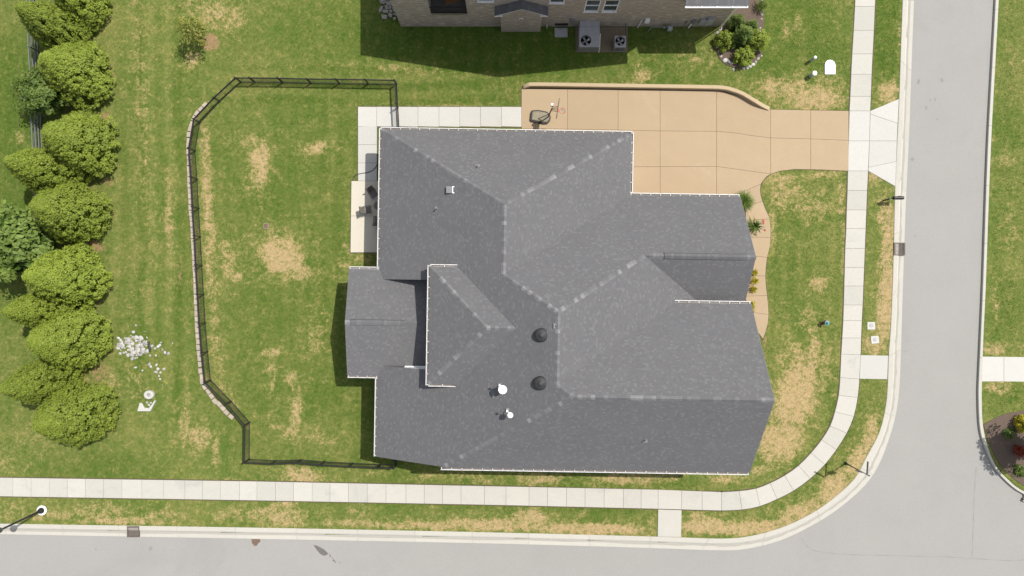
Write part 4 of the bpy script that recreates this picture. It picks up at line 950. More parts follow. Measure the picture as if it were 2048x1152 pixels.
# air conditioning
pad = empty('equipment_pad', (*P2(1203, 80), 0), 0, 'brown stained concrete pad under the two air conditioners', 'pad')
q = MB().prism([P2(1151, 104.5), P2(1255, 104.5), P2(1255, 54), P2(1151, 54)], -.05, .06, .01); q.build('pad_slab', M['mud'] if False else m_speck('pad_stained', (0.165, 0.135, 0.09), .3, 2.5, 25, .95, .2, (0.25, 0.22, 0.17), 1.2), pad, local=False)
def ac(x0, x1, y0, y1, h, fx, fy, fr, label, plenum):
    t = empty('air_conditioner', ((x0 + x1) / 2, (y0 + y1) / 2, .06), 0, label, 'air conditioner', 'air conditioners beside the brick house'); L = lambda mb, n, m, par=t, **k: mb.build(n, M[m], par, local=False, **k)
    q = MB(); n = 28
    ring = [(fx + fr * math.cos(2 * math.pi * i / n), fy + fr * math.sin(2 * math.pi * i / n)) for i in range(n)]
    for i in range(n):                                      # lid with a round hole
        def rim(p):
            dx, dy = p[0] - fx, p[1] - fy
            k = min([((x1 if dx > 0 else x0) - fx) / dx if abs(dx) > 1e-6 else 1e9, ((y1 if dy > 0 else y0) - fy) / dy if abs(dy) > 1e-6 else 1e9]); return (fx + dx * k, fy + dy * k, h)
        a, b_ = ring[i], ring[(i + 1) % n]; ra, rb = rim(a), rim(b_); pts = [(*a, h), ra]
        for c in ((x0, y0), (x0, y1), (x1, y0), (x1, y1)):
            ca = math.atan2(c[1] - fy, c[0] - fx) % (2 * math.pi); aa = (2 * math.pi * i / n); ab = 2 * math.pi * (i + 1) / n
            if aa + 1e-6 < ca < ab - 1e-6: pts.append((*c, h))
        pts += [rb, (*b_, h)]; q.face(pts)
        q.face([(*a, h), (*b_, h), (*b_, h - .3), (*a, h - .3)])
    q.box(x0, x1, y0, y1, .06, .12)
    for xa, ya_, xb, yb in ((x0, y0, x1, y0), (x1, y0, x1, y1), (x1, y1, x0, y1), (x0, y1, x0, y0)): q.face([(xa, ya_, .12), (xb, yb, .12), (xb, yb, h), (xa, ya_, h)])
    L(q, 'cabinet', 'acgrey', weld=False)
    nl = 26
    for i in range(nl):
        x = x0 + .05 + (x1 - x0 - .1) * i / (nl - 1)
    q = MB()
    for i in range(nl):
        x = x0 + .05 + (x1 - x0 - .1) * i / (nl - 1); q.box(x - .008, x + .008, y0 - .012, y0 - .001, .2, h - .08)
    g = L(q, 'louvre', 'lead', weld=False); g['kind'] = 'stuff'
    L(MB().lathe([(fr - .005, -.3), (0, -.3)], (fx, fy, h), 24), 'fan_well', 'dark')
    f = L(MB().lathe([(.12, 0), (.12, .10), (.09, .13), (0, .13)], (fx - fr * .35 * 0, fy, h - .26), 14), 'fan_hub', 'blade')
    for k in range(4):
        a = k * math.pi / 2 + .5; q = MB(); d = Vector((math.cos(a), math.sin(a), 0)); s_ = Vector((-d.y, d.x, 0)); c = Vector((fx, fy, h - .19))
        q.face([c + d * .1 - s_ * .05, c + d * (fr - .05) - s_ * .11 + Vector((0, 0, -.03)), c + d * (fr - .05) + s_ * .1 + Vector((0, 0, .03)), c + d * .1 + s_ * .05]); q.build('fan_blade', M['blade'], f)
    q = MB()
    for rr in (fr * .35, fr * .68, fr * .98):
        q.tube([(fx + rr * math.cos(2 * math.pi * i / 24), fy + rr * math.sin(2 * math.pi * i / 24), h + .012) for i in range(25)], .006, 4, False)
    for k in range(8): a = k * math.pi / 4; q.tube([(fx, fy, h + .015), (fx + fr * math.cos(a), fy + fr * math.sin(a), h + .012)], .006, 4, False)
    L(q, 'fan_guard', 'vent', weld=False)
    if plenum: L(MB().box(x0 + .02, x1 - .02, y1 + .004, NY - .01, .35, 1.22), 'duct_cover', 'acgrey'); L(MB().tube([(x1 + .04, y0 - .1, .08), (x1 + .06, y0 + .1, .5), (x1 + .05, y0 + .9, .9), (x1 + .05, y0 + 1.0, 1.2)], .03, 8), 'conduit', 'white')
    else: L(MB().tube([(x1 + .03, y1 - .1, .5), (x1 + .08, y1 + .3, .5), (x1 + .05, NY, .7)], .025, 8), 'refrigerant_line', 'vent')
    return t
ac(5.39, 7.03, 19.30, 20.88, 1.08, 5.92, 19.83, .42, 'big square grey rooftop style air conditioner with a fan, wider of the two', True)
ac(8.24, 9.12, 19.27, 20.19, 1.08, 8.66, 19.78, .38, 'small grey condenser unit with a round fan, narrower of the two', False)
hatch = empty('ground_hatch', (*P2(1121, 66), 0), 0, 'flat grey crawl space hatch lying on the grass by the brick wall', 'hatch')
MB().prism([P2(1109, 75), P2(1135, 75), P2(1135, 57), P2(1109, 57)], -.02, .16, .02).build('lid', M['acgrey'], hatch, local=False); MB().box(*sorted((P2(1117, 0)[0], P2(1127, 0)[0])), P2(0, 60)[1], P2(0, 60)[1] + .03, .161, .19).build('handle', M['lead'], hatch, local=False)

# ---------------------------------------------------------------- fences
def fence_line(tops, h): return [P2(x, y, h) for x, y in tops]
FH = 1.30
seg_pts = [(793.6, 254.6), (791, 207), (788.4, 159.5), (730, 158.5), (671, 157.5), (612.6, 157), (555, 155.5), (498, 155), (469.4, 155), (426.4, 194.7), (386, 237.7), (376, 295.5), (380.3, 353.5), (383.4, 413), (387, 471), (390, 529.5), (393.6, 589), (397, 647), (401.7, 706), (408, 764.6), (450, 807.6), (487.6, 850.6), (487, 926), (541, 928.7), (593, 927), (641, 931), (698.5, 934), (756, 936.5), (787, 937.8), (790, 905)]
fl = fence_line(seg_pts, FH)
fence = empty('metal_fence', (*fl[10], 0), 0, 'black metal picket fence enclosing the back yard', 'fence')
def rel(par, o, loc): o.location = Vector(loc) - Vector(par.location)
post_me = MB().box(-.045, .045, -.045, .045, -.05, FH + .06).mesh('post', M['iron']); pcap = MB().box(-.055, .055, -.055, .055, FH + .061, FH + .10, top=.5).mesh('post_cap', M['iron'])
pick_me = MB().box(-.013, .013, -.013, .013, .06, FH).mesh('picket', M['iron'])
pickets = []
for i, p in enumerate(fl):
    o = link('post', post_me, fence); rel(fence, o, (*p, 0))
    c = link('post_cap', pcap, o)
    if i + 1 < len(fl):
        a, b_ = Vector(p), Vector(fl[i + 1]); d = b_ - a; L = d.length; ang = math.atan2(d.y, d.x)
        for z in (FH - .06, FH - .20, .12):
            r = link('rail', MB().box(.05, L - .05, -.026, .026, z - .02, z + .02).mesh('rail', M['iron']), fence); rel(fence, r, (*p, 0)); r.rotation_euler = (0, 0, ang)
        n = int(L / .118)
        for k in range(1, n): pickets.append((a + d * k / n, ang))
pickets.sort(key=lambda t: -t[0].length)
for c, ang in pickets[:300]:
    o = link('picket', pick_me, fence); rel(fence, o, (c.x, c.y, 0)); o.rotation_euler = (0, 0, ang)
q = MB()
for c, ang in pickets[300:]: q.box(c.x - .013, c.x + .013, c.y - .013, c.y + .013, .06, FH, rot=ang)
o = q.build('pickets', M['iron'], fence, local=False, weld=False); o['kind'] = 'stuff'
# block wall under the fence
cap_line = resample([P2(*p) for p in smooth_path([(419, 203), (409, 213), (397, 226), (388, 241), (381, 262), (378, 290), (379, 320), (382, 400), (387, 470), (392, 560), (395, 640), (399, 700), (405, 752), (409, 770), (421, 789), (435, 805), (451, 822), (465, 834)], 4)], .05)
bw = empty('block_wall', (*cap_line[len(cap_line) // 2], 0), 0, 'low retaining wall of buff concrete blocks following the metal fence', 'wall')
blk = MB().prism([(-.215, -.16), (.215, -.16), (.20, .16), (-.20, .16)], -.1, .16, .015).mesh('block', M['block'])
acc = 0; nb_ = 0
for i in range(1, len(cap_line)):
    acc += math.dist(cap_line[i - 1], cap_line[i])
    if acc >= .44:
        acc = 0; a, b_ = cap_line[max(0, i - 5)], cap_line[min(len(cap_line) - 1, i + 5)]
        ang = math.atan2(b_[1] - a[1], b_[0] - a[0])
        o = link('block', blk, bw); j = .03 if cap_line[i][1] > -6.5 else .10
        rel(bw, o, (cap_line[i][0] + random.uniform(-j, j) * .6, cap_line[i][1] + random.uniform(-j, j) * .6, random.uniform(-.02, .03))); o.rotation_euler = (0, 0, ang + random.uniform(-.03, .03))
# grey rail fence at the far left
gf = empty('rail_fence', (*P2(84, 150), 0), 0, 'weathered grey rail fence behind the row of trees', 'fence')
gl = fence_line([(52, -40), (53, 18), (56, 92), (60, 160), (62, 245), (66, 320), (69, 400), (72, 480)], 1.25)
gpost = MB().tube([(0, 0, -.05), (0, 0, 1.3)], .05, 8).mesh('post', M['galv'])
for i, p in enumerate(gl):
    rel(gf, link('post', gpost, gf), (*p, 0))
    if i + 1 < len(gl):
        d = Vector(gl[i + 1]) - Vector(p); L = d.length
        for z in (1.2, .82, .45, .1):
            r = link('rail', MB().box(.05, L - .05, -.025, .025, z - .05, z + .05).mesh('rail', M['galv']), gf); rel(gf, r, (*p, 0)); r.rotation_euler = (0, 0, math.atan2(d.y, d.x))
        q = MB()
        n = int(L / .16)
        for k in range(n):
            x = .1 + (L - .2) * k / n; q.box(x, x + .012, -.006, .006, .12, 1.18)
        r = q.build('mesh_infill', M['galv'], gf, weld=False); rel(gf, r, (*p, 0)); r.rotation_euler = (0, 0, math.atan2(d.y, d.x)); r['kind'] = 'stuff'

# ---------------------------------------------------------------- trees and shrubs
def leaf_arrays(pts, nrm, size, rng, droop=0.4, aspect=1.7):
    n = len(pts)
    r = rng.normal(size=(n, 3)); nn = nrm + droop * r; nn /= np.linalg.norm(nn, axis=1, keepdims=True) + 1e-9
    t = np.cross(nn, rng.normal(size=(n, 3))); t /= np.linalg.norm(t, axis=1, keepdims=True) + 1e-9
    b = np.cross(nn, t); s = (size * rng.uniform(.65, 1.25, n))[:, None]
    v = np.stack([pts - t * s * aspect * .5, pts + b * s * .42 + nn * s * .1, pts + t * s * aspect * .5, pts - b * s * .42 + nn * s * .1], 1)
    return v.reshape(-1, 3), np.arange(n * 4).reshape(-1, 4)
def crown_mesh(name, mat, seed, r, h, n, size, shape='cone', clumps=150, clump_r=.3, z0=.15, hollow=.55, gaps=0.0):
    rng = np.random.default_rng(seed)
    # clump centres over the crown's skin
    t = rng.uniform(0, 1, clumps) ** (0.85 if shape == 'cone' else 1.0)
    if shape == 'cone': prof = lambda t: np.where(t < .18, .72 + .28 * np.sin(t / .18 * np.pi / 2), np.clip(1 - ((t - .18) / .82) ** 1.15, 0, 1) ** .80)
    else: prof = lambda t: np.sqrt(np.clip(1 - (2 * np.clip(t, 0, 1) - 1) ** 2, 0, 1)) ** .8
    a = rng.uniform(0, 2 * np.pi, clumps); k = rng.uniform(.86, 1.03, clumps) + 0.06 * np.sin(3 * a + seed) + 0.05 * np.sin(5 * a + 7 * t + seed)
    R = prof(t) * r * k
    cen = np.stack([R * np.cos(a), R * np.sin(a), z0 * h + t * h * (1 - z0)], 1)
    inner = rng.uniform(0, 1, clumps) < .25; cen[inner, :2] *= rng.uniform(.3, .8, (inner.sum(), 1))
    tone = rng.uniform(0, 1, clumps)
    w = rng.integers(0, clumps, n); d = rng.normal(size=(n, 3)); d /= np.linalg.norm(d, axis=1, keepdims=True)
    cr = clump_r * rng.uniform(.7, 1.3, clumps)
    rad = rng.uniform(.35, 1, n)[:, None] ** .5
    pts = cen[w] + d * rad * cr[w][:, None]
    axis_ = pts * np.array([1, 1, 0.0]); axis_[:, 2] = r * .55
    out = axis_ / (np.linalg.norm(axis_, axis=1, keepdims=True) + 1e-9)
    nr = .40 * d + .6 * out + np.array([0, 0, .55])
    V, Q = leaf_arrays(pts, nr, size, rng)
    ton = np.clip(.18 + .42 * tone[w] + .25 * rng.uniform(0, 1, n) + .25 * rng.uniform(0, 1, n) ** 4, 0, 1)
    # loose inner foliage
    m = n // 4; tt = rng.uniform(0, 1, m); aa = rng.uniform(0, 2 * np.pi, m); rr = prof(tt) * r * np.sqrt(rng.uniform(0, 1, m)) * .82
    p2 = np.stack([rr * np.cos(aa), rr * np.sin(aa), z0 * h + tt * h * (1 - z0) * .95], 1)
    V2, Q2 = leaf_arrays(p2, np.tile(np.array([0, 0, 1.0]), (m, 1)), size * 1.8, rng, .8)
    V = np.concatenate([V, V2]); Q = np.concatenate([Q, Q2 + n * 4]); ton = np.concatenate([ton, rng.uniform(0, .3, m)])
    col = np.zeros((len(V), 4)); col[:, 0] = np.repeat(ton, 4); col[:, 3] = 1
    V[:, 2] = np.maximum(V[:, 2], .04)
    return np_mesh(name, V, Q, mat, col)
def trunk_mesh(h, r, seed, limbs=5, spread=.5):
    rng = random.Random(seed); q = MB(); q.tube([(0, 0, -.05), (.02 * h, .01 * h, h * .3), (-.01 * h, .02 * h, h * .62), (0, 0, h * .92)], [r, r * .8, r * .5, r * .12], 8)
    for i in range(limbs):
        a = i * 2.4 + rng.uniform(-.4, .4); z = h * rng.uniform(.22, .6); L = spread * rng.uniform(.7, 1.1)
        q.tube([(0, 0, z), (L * .5 * math.cos(a), L * .5 * math.sin(a), z + h * .10), (L * math.cos(a), L * math.sin(a), z + h * .24)], [r * .4, r * .28, r * .08], 6)
    return q.mesh('trunk', M['bark'])
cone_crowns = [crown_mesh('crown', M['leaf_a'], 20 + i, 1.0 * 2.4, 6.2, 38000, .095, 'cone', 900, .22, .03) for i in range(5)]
cone_trunk = trunk_mesh(5.4, .12, 3, 7, 1.2)
TREES = [(186, 16, 2.0, 4.8, 'bright green shrub tree cut by the top edge of the photo'), (146, 76, 1.9, 6.2, 'elongated green tree leaning over the grey fence near the top left'), (178, 160, 2.55, 5.3, 'big rounded tree just above the small dark leaved tree'), (190, 297, 2.65, 5.8, 'widest rounded tree right below the small dark leaved tree'),
         (134, 352, 2.0, 6.7, 'pointed tree hiding the lower end of the grey rail fence'), (176, 430, 2.4, 6.4, 'rounded tree directly above the large leaved dark tree'), (172, 556, 2.5, 6.8, 'rounded tree directly below the large leaved dark tree'), (128, 618, 1.7, 6.6, 'small pointed tree between two bigger ones in the middle of the lower row'),
         (176, 674, 2.55, 6.6, 'rounded tree touching the heap of white stones'), (132, 754, 1.95, 7.0, 'pointed tree second from the bottom end of the row'), (190, 817, 2.5, 6.9, 'rounded tree at the bottom end of the row near the sidewalk')]
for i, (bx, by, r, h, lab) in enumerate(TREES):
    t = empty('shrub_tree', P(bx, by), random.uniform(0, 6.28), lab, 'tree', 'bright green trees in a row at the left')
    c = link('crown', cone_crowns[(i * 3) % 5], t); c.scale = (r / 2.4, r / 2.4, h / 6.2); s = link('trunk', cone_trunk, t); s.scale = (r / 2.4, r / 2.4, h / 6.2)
def tree(name, px, py, r, h, mat, seed, n, size, label, cat, group=None, shape='round', clumps=60, clump_r=.4, z0=.3, trunk_r=.07, limbs=6):
    t = empty(name, P(px, py), 0, label, cat, group)
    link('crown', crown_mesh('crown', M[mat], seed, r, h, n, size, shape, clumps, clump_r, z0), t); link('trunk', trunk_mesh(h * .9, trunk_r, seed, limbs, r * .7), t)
    return t
tree('small_tree', 118, 201, 1.75, 3.4, 'leaf_b', 41, 4200, .15, 'small loose dark leaved tree over the grey rail fence', 'tree', clumps=70, clump_r=.42, z0=.2)
tree('broadleaf_tree', 78, 494, 2.75, 5.0, 'leaf_g', 42, 5200, .26, 'large leaved glossy dark tree at the left edge of the photo', 'tree', clumps=80, clump_r=.62, z0=.25, trunk_r=.12)
tree('young_tree', 412, 81, 1.05, 3.6, 'leaf_c', 43, 560, .11, 'thin young pale tree on a brown mulch circle', 'tree', clumps=40, clump_r=.32, z0=.35, trunk_r=.035)
# planting bed beside the neighbour's corner
def mulch_bed(name, pts, label, z=.05):
    q = MB().prism([P2(*p) for p in smooth_path(pts + [pts[0]], 4)[:-1]], -.05, z, .03); o = q.build(name, M['mulch']); tag(o, label, None, None, 'structure'); return o
mulch_bed('mulch_bed', [(1440, 56), (1432, 80), (1436, 112), (1450, 128), (1476, 137), (1504, 132), (1524, 108), (1527, 60), (1528, 5), (1524, -40), (1480, -40), (1470, 20)], 'brown mulch planting bed at the corner of the brick house')
mulch_bed('mulch_bed', [(1966, 849), (1985, 838), (2010, 828), (2048, 821), (2100, 820), (2140, 870), (2130, 1000), (2060, 978), (2018, 950), (1994, 920), (1976, 882)], 'dark mulch bed at the street corner on the right')
def shrub(px, py, r, h, mat, seed, label, n=2600, size=.085, shape='round', group=None, name='shrub', cr=.2):
    return tree(name, px, py, r, h, mat, seed, n, size, label, 'shrub', group, shape, max(24, int(60 * r)), cr, .02, .03, 4)
G1 = 'shrubs in the bed by the brick house'
shrub(1446, 86, .72, 1.1, 'leaf_a', 51, 'round bright shrub on the left side of the corner bed', group=G1); shrub(1477, 80, .85, 2.3, 'leaf_b', 52, 'tall dark green shrub in the middle of the corner bed', 4200, .09, 'cone', G1, cr=.22)
shrub(1508, 88, .85, 1.3, 'leaf_a', 53, 'loose bright shrub on the right side of the corner bed', group=G1); shrub(1484, 116, .78, 1.0, 'leaf_a', 54, 'round bright shrub at the bottom of the corner bed', group=G1); shrub(1468, 52, .70, 1.6, 'leaf_b', 55, 'dark upright shrub nearest the brick wall corner', 2600, .09, 'cone', G1); shrub(1497, 60, .6, 1.5, 'leaf_b', 56, 'dark shrub behind the tall one in the corner bed', 2000, .09, 'cone', G1)
def blade_plant(name, px, py, r, h, mat, seed, n, label, cat='plant', w=.03, flowers=0):
    rng = np.random.default_rng(seed); t = empty(name, P(px, py), 0, label, cat)
    V, Q, T = [], [], []
    for i in range(n):
        a = rng.uniform(0, 6.28); L = r * rng.uniform(.5, 1.05); hh = h * rng.uniform(.6, 1.05); d = np.array([math.cos(a), math.sin(a), 0]); s = np.array([-d[1], d[0], 0]) * w * rng.uniform(.7, 1.3); base = np.array([rng.normal() * .06, rng.normal() * .06, 0]); tone = rng.uniform(0, 1); prev = None
        for k in range(4):
            u = k / 3; c = base + d * L * u ** 1.2 + np.array([0, 0, hh * math.sin(u * 2.2)]) ; ww = s * (1 - .85 * u)
            cur = (c - ww, c + ww)
            if prev is not None:
                j = len(V); V += [prev[0], prev[1], cur[1], cur[0]]; Q.append((j, j + 1, j + 2, j + 3)); T += [tone] * 4
            prev = cur
    col = np.zeros((len(V), 4)); col[:, 0] = T; col[:, 3] = 1
    link('leaves', np_mesh('leaves', np.array(V), np.array(Q), M[mat], col), t)
    for i in range(flowers):
        a = rng.uniform(-1.2, .9); L = r * rng.uniform(.55, 1.0); c = (L * math.cos(a), L * math.sin(a), h * rng.uniform(.9, 1.3))
        MB().tube([(0, 0, .1), (c[0] * .6, c[1] * .6, c[2] * .8), c], .012, 5).build('flower_stalk', M['pedestal'], t); MB().lathe([(.0, -.05), (.06, 0), (.075, .05), (.03, .09), (0, .1)], c, 8).build('blossom', M['leaf_r'] if False else M['rim'], t)
    return t
blade_plant('grass_plant', 1519, 16, .75, .7, 'leaf_g', 61, 90, 'tuft of arching grass leaves by the white edging stones'); blade_plant('grass_plant', 1483, 404, 1.0, .75, 'leaf_g', 62, 700, 'fine fountain grass at the end of the garage gutter', w=.02); blade_plant('flower_plant', 1506, 452, .85, .8, 'leaf_b', 63, 70, 'strap leaved plant with red flowers beside the tan path', w=.05, flowers=6)
for i, (px, py, r) in enumerate(((1507, 545, .34), (1507, 562, .40), (1505, 578, .34))): blade_plant('yellow_plant', px, py, r, .45, 'leaf_y', 64 + i, 60, ['yellow leaved plant nearest the top of the short row by the path', 'yellow leaved plant in the middle of the short row by the path', 'yellow leaved plant lowest in the short row by the path'][i], w=.035)
shrub(1497, 614, .42, .6, 'leaf_y', 68, 'small yellow green shrub below the gable gutter end', 700, .07)
shrub(2040, 845, .62, .9, 'leaf_y', 71, 'bright yellow shrub in the street corner bed', 1500, .10); shrub(2033, 900, .42, .9, 'leaf_r', 72, 'red leaved shrub in the street corner bed', 420, .11); shrub(2016, 866, .42, .35, 'leaf_b', 73, 'low dark green plant shaded in the corner bed', 700, .08); shrub(2036, 940, .45, .4, 'leaf_g', 74, 'low green plant at the bottom of the corner bed', 800, .08)
tree('ornamental_tree', 2056, 868, 1.75, 5.4, 'leaf_g', 75, 2600, .15, 'ornamental tree casting shade over the corner bed at the right edge', 'tree', clumps=36, clump_r=.42, z0=.5)

# ---------------------------------------------------------------- stones
def rock_mesh(seed, flat=.6):
    rng = random.Random(seed); bm = bmesh.new(); bmesh.ops.create_icosphere(bm, subdivisions=2, radius=1.0)
    dirs = [Vector((rng.gauss(0, 1), rng.gauss(0, 1), rng.gauss(0, 1))).normalized() for _ in range(9)]; lim = [rng.uniform(.62, .92) for _ in dirs]
    for v in bm.verts:
        for d, l in zip(dirs, lim):
            k = v.co.dot(d)
            if k > l: v.co -= d * (k - l)
        v.co *= 1 + rng.uniform(-.03, .03); v.co.z *= flat
    me = bpy.data.meshes.new('stone'); bm.to_mesh(me); bm.free(); me.materials.append(M['stone']); return me
rocks = [rock_mesh(i) for i in range(6)]
def put_rock(par, px, py, r, i):
    o = link('stone', rocks[i % 6], par); s = r * random.uniform(.85, 1.15); x, y = P2(px, py)
    o.location = Vector((x, y, s * .06)) - Vector(par.location); o.scale = (s * random.uniform(.85, 1.25), s * random.uniform(.75, 1.1), s); o.rotation_euler = (random.uniform(-.2, .2), random.uniform(-.2, .2), random.uniform(0, 6.28))
rip = empty('stone_heap', P(265, 692), 0, 'heap of white limestone rubble at the foot of the trees', 'stones')
rr_ = random.Random(5); k = 0; placed = []
while k < 88:
    px, py = rr_.uniform(233, 302), rr_.uniform(668, 720)
    if ((px - 265) / 33) ** 2 + ((py - 694) / 24) ** 2 > 1 + rr_.uniform(-.45, .1): continue
    if any(math.dist((px, py), p) < 3.4 for p in placed): 
        if rr_.random() < .9: continue
    placed.append((px, py)); put_rock(rip, px, py, rr_.choice((.07, .09, .12, .15, .19)), k); k += 1
for px, py, r in ((272, 651, .12), (267, 664, .16), (266, 674, .1), (237, 676, .15), (290, 663, .06), (294, 675, .08), (304, 692, .14), (310, 697, .15), (316, 693, .16), (320, 690, .14), (325, 699, .12), (330, 705, .16), (337, 707, .2), (345, 686, .07), (322, 685, .1), (300, 711, .1), (312, 711, .12), (299, 728, .17), (302, 733, .14), (313, 730, .12), (316, 738, .19), (328, 738, .14), (312, 744, .12), (321, 745, .12), (318, 752, .1), (320, 758, .12), (271, 735, .13), (285, 741, .1), (296, 797, .1), (294, 805, .12), (298, 810, .12), (302, 806, .1), (325, 770, .05)):
    put_rock(rip, px, py, r, int(px))
drain = MB().tube([P(297, 683, .1), P(300, 703, .1)], .09, 10).build('drain_pipe', M['vent']); tag(drain, 'short black drain pipe lying across the white rubble', 'pipe')
cul = empty('culvert_end', P(298, 800), 0, 'white concrete drain ring with a broken angled slab beside it', 'culvert')
MB().lathe([(.40, -.1), (.40, .22), (.36, .26), (.18, .27), (.14, .24), (.14, .05)], P(300, 789), 24, 1, .9).build('ring', M['concrete_new'], cul, local=False); MB().lathe([(.17, 0), (0, .01)], (*P2(300, 789), .06), 14).build('ring_floor', M['silt'], cul, local=False)
MB().prism([P2(*p) for p in ((276, 822), (302, 822), (302, 816), (290, 815), (285, 806), (281, 805))], -.05, .14, .02).build('slab', M['concrete_new'], cul, local=False); MB().prism([P2(*p) for p in ((302.5, 822), (313, 802), (311, 800), (306, 808), (299, 816.5), (302.5, 817))], -.05, .2, .02).build('wing', M['concrete_new'], cul, local=False)
edge = empty('edging_stones', P(1500, 132), 0, 'ring of white edging stones around the corner bed', 'stones')
for i, (px, py, r) in enumerate(((1440, 60, .16), (1436, 66, .2), (1434, 73, .14), (1434, 84, .12), (1434, 94, .12), (1437, 104, .13), (1442, 113, .14), (1450, 121, .24), (1456, 123, .2), (1462, 126, .17), (1467, 139, .12), (1472, 132, .1), (1487, 137, .17), (1494, 136, .16), (1500, 133, .16), (1506, 129, .16), (1511, 124, .16), (1516, 117, .15), (1521, 64, .15), (1521, 56, .12), (1523, 38, .13), (1524, 30, .13), (1526, 22, .13), (1526, 14, .13), (1525, 6, .13), (1524, 0, .12), (1523, 112, .11))): put_rock(edge, px, py, r, i)
steps = empty('stepping_stones', P(775, 20), 0, 'irregular grey flagstones on the slope beside the brick house', 'stones')
for pts in ([(759, 0), (770, -3), (777, 2), (768, 9), (760, 6)], [(772, 6), (783, 2), (790, 7), (784, 12), (774, 11)], [(769, 12), (776, 10), (779, 19), (772, 20)], [(762, 14), (767, 13), (765, 23), (759, 25), (758, 20)], [(778, 12), (784, 13), (783, 19), (780, 19)], [(767, 20), (777, 21), (777, 27), (766, 26)], [(778, 21), (785, 20), (785, 26), (779, 26)], [(784, 14), (789, 15), (791, 24), (787, 25)], [(763, 30), (775, 31), (774, 39), (765, 38)], [(777, 29), (781, 26), (786, 31), (784, 35), (778, 34)], [(785, 27), (792, 28), (794, 32), (788, 31)], [(786, 36), (793, 35), (792, 40), (788, 41)], [(786, -3), (794, -6), (797, 4), (791, 4)]):
    MB().prism(inset([P2(*p) for p in pts][::-1], .0), -.05, .10 + random.uniform(0, .06), .02).build('flagstone', M['slate'], steps, local=False)

# ---------------------------------------------------------------- street furniture and services
def grate(px, py, w, d, along, label):
    g = empty('drain_grate', P(px, py), 0, label, 'drain', 'storm drains in the kerb'); z = .025
    MB().box(-w, w, -d, d, -.35, -.30).build('sump', M['dark'], g)
    q = MB()
    for a in ((-w, w, -d, -d + .07), (-w, w, d - .07, d), (-w, -w + .07, -d + .07, d - .07), (w - .07, w, -d + .07, d - .07)): q.box(*a, z - .2, z + .05)
    q.build('frame', M['rust'], g, weld=False)
    n = 9
    for i in range(n):
        t = -1 + 2 * (i + .5) / n
        (MB().box(-w + .07, w - .07, t * (d - .07) - .022, t * (d - .07) + .022, z - .02, z + .035) if along == 'x' else MB().box(t * (w - .07) - .022, t * (w - .07) + .022, -d + .07, d - .07, z - .02, z + .035)).build('bar', M['rust'], g)
    MB().box(-w, w, d + .002, d + .05, -.1, .1) .build('hood', M['rust'], g) if along == 'y' else MB().box(-w - .05, -w - .002, -d, d, -.1, .1).build('hood', M['rust'], g)
    return g
grate(267, 1063.5, .50, .42, 'y', 'rusty square storm drain in the bottom kerb near the street lamp'); grate(1799, 498, .43, .52, 'x', 'barred storm drain in the right hand kerb below the mailbox')
mbx = empty('mailbox', P(1767, 401), 0, 'black mailbox on a post at the street kerb', 'mailbox'); x0, y0 = P2(1767, 401); bx = P(1797, 395.5, 1.2)
MB().box(-.05, .05, -.05, .05, -.1, 1.0).build('post', M['iron'], mbx); dx, dy = bx[0] - x0, bx[1] - y0
MB().box(-.06, dx + .3, dy - .045, dy + .045, .93, 1.0).build('bracket', M['iron'], mbx); MB().box(-.04, .04, -.02, max(dy, .02), .9, .92).build('brace', M['iron'], mbx)
q = MB(); n = 8; sec = [(-.13, 1.0), (.13, 1.0)] + [(.13 * math.cos(math.pi * i / n), 1.17 + .13 * math.sin(math.pi * i / n)) for i in range(n + 1)]
xa, xb = dx - .36, dx + .40
for i in range(len(sec)):
    a, b_ = sec[i], sec[(i + 1) % len(sec)]; q.face([(xa, dy + a[0], a[1]), (xb, dy + a[0], a[1]), (xb, dy + b_[0], b_[1]), (xa, dy + b_[0], b_[1])])
q.face([(xa, dy + a, z) for a, z in sec]); q.face([(xb, dy + a, z) for a, z in sec][::-1]); q.build('box', M['iron'], mbx); MB().box(xb + .002, xb + .025, dy - .12, dy + .12, 1.01, 1.27).build('door', M['iron'], mbx); MB().box(dx, dx + .16, dy + .132, dy + .145, 1.1, 1.34).build('flag', M['rim'], mbx)
hyd = empty('fire_hydrant', P(1647, 645.5), 0, 'fire hydrant with teal bonnet and brown body on the front lawn', 'hydrant')
MB().lathe([(.16, -.05), (.16, .05), (.11, .08), (.11, .55), (.15, .56), (.15, .62)], (0, 0, 0), 16).build('body', M['maroon'], hyd); MB().lathe([(.15, .621), (.145, .66), (.11, .74), (.05, .78), (.04, .84), (0, .84)], (0, 0, 0), 16).build('bonnet', M['teal'], hyd)
for a, r, L in ((0.3, .055, .22), (3.4, .055, .22), (1.9, .075, .24)): MB().tube([(.08 * math.cos(a), .08 * math.sin(a), .45), (L * math.cos(a), L * math.sin(a), .45)], r, 10).build('outlet', M['maroon'], hyd)
q = MB().lathe([(.155, .63), (.19, .64), (.19, .665), (.155, .67)], (0, 0, 0), 16); q.build('flange', M['teal'], hyd)
for px, py, r, h, lab in ((1621.5, 121.5, .11, .85, 'thin upper utility marker post with a white cap'), (1621.5, 152, .17, .75, 'thicker lower utility pedestal with a white cap')):
    t = empty('utility_pedestal', P(px, py), 0, lab, 'pedestal', 'utility pedestals on the lawn'); MB().lathe([(r * 1.05, -.05), (r * 1.05, .06), (r, .08), (r, h)], (0, 0, 0), 16).build('body', M['pedestal'], t); MB().lathe([(r * 1.12, h - .12), (r * 1.12, h + .01), (r * .8, h + .06), (0, h + .07)], (0, 0, 0), 16).build('cap', M['white'], t)
vault = empty('utility_vault', P(1659, 135.5), 0, 'white arched utility vault lid set in the grass', 'vault lid')
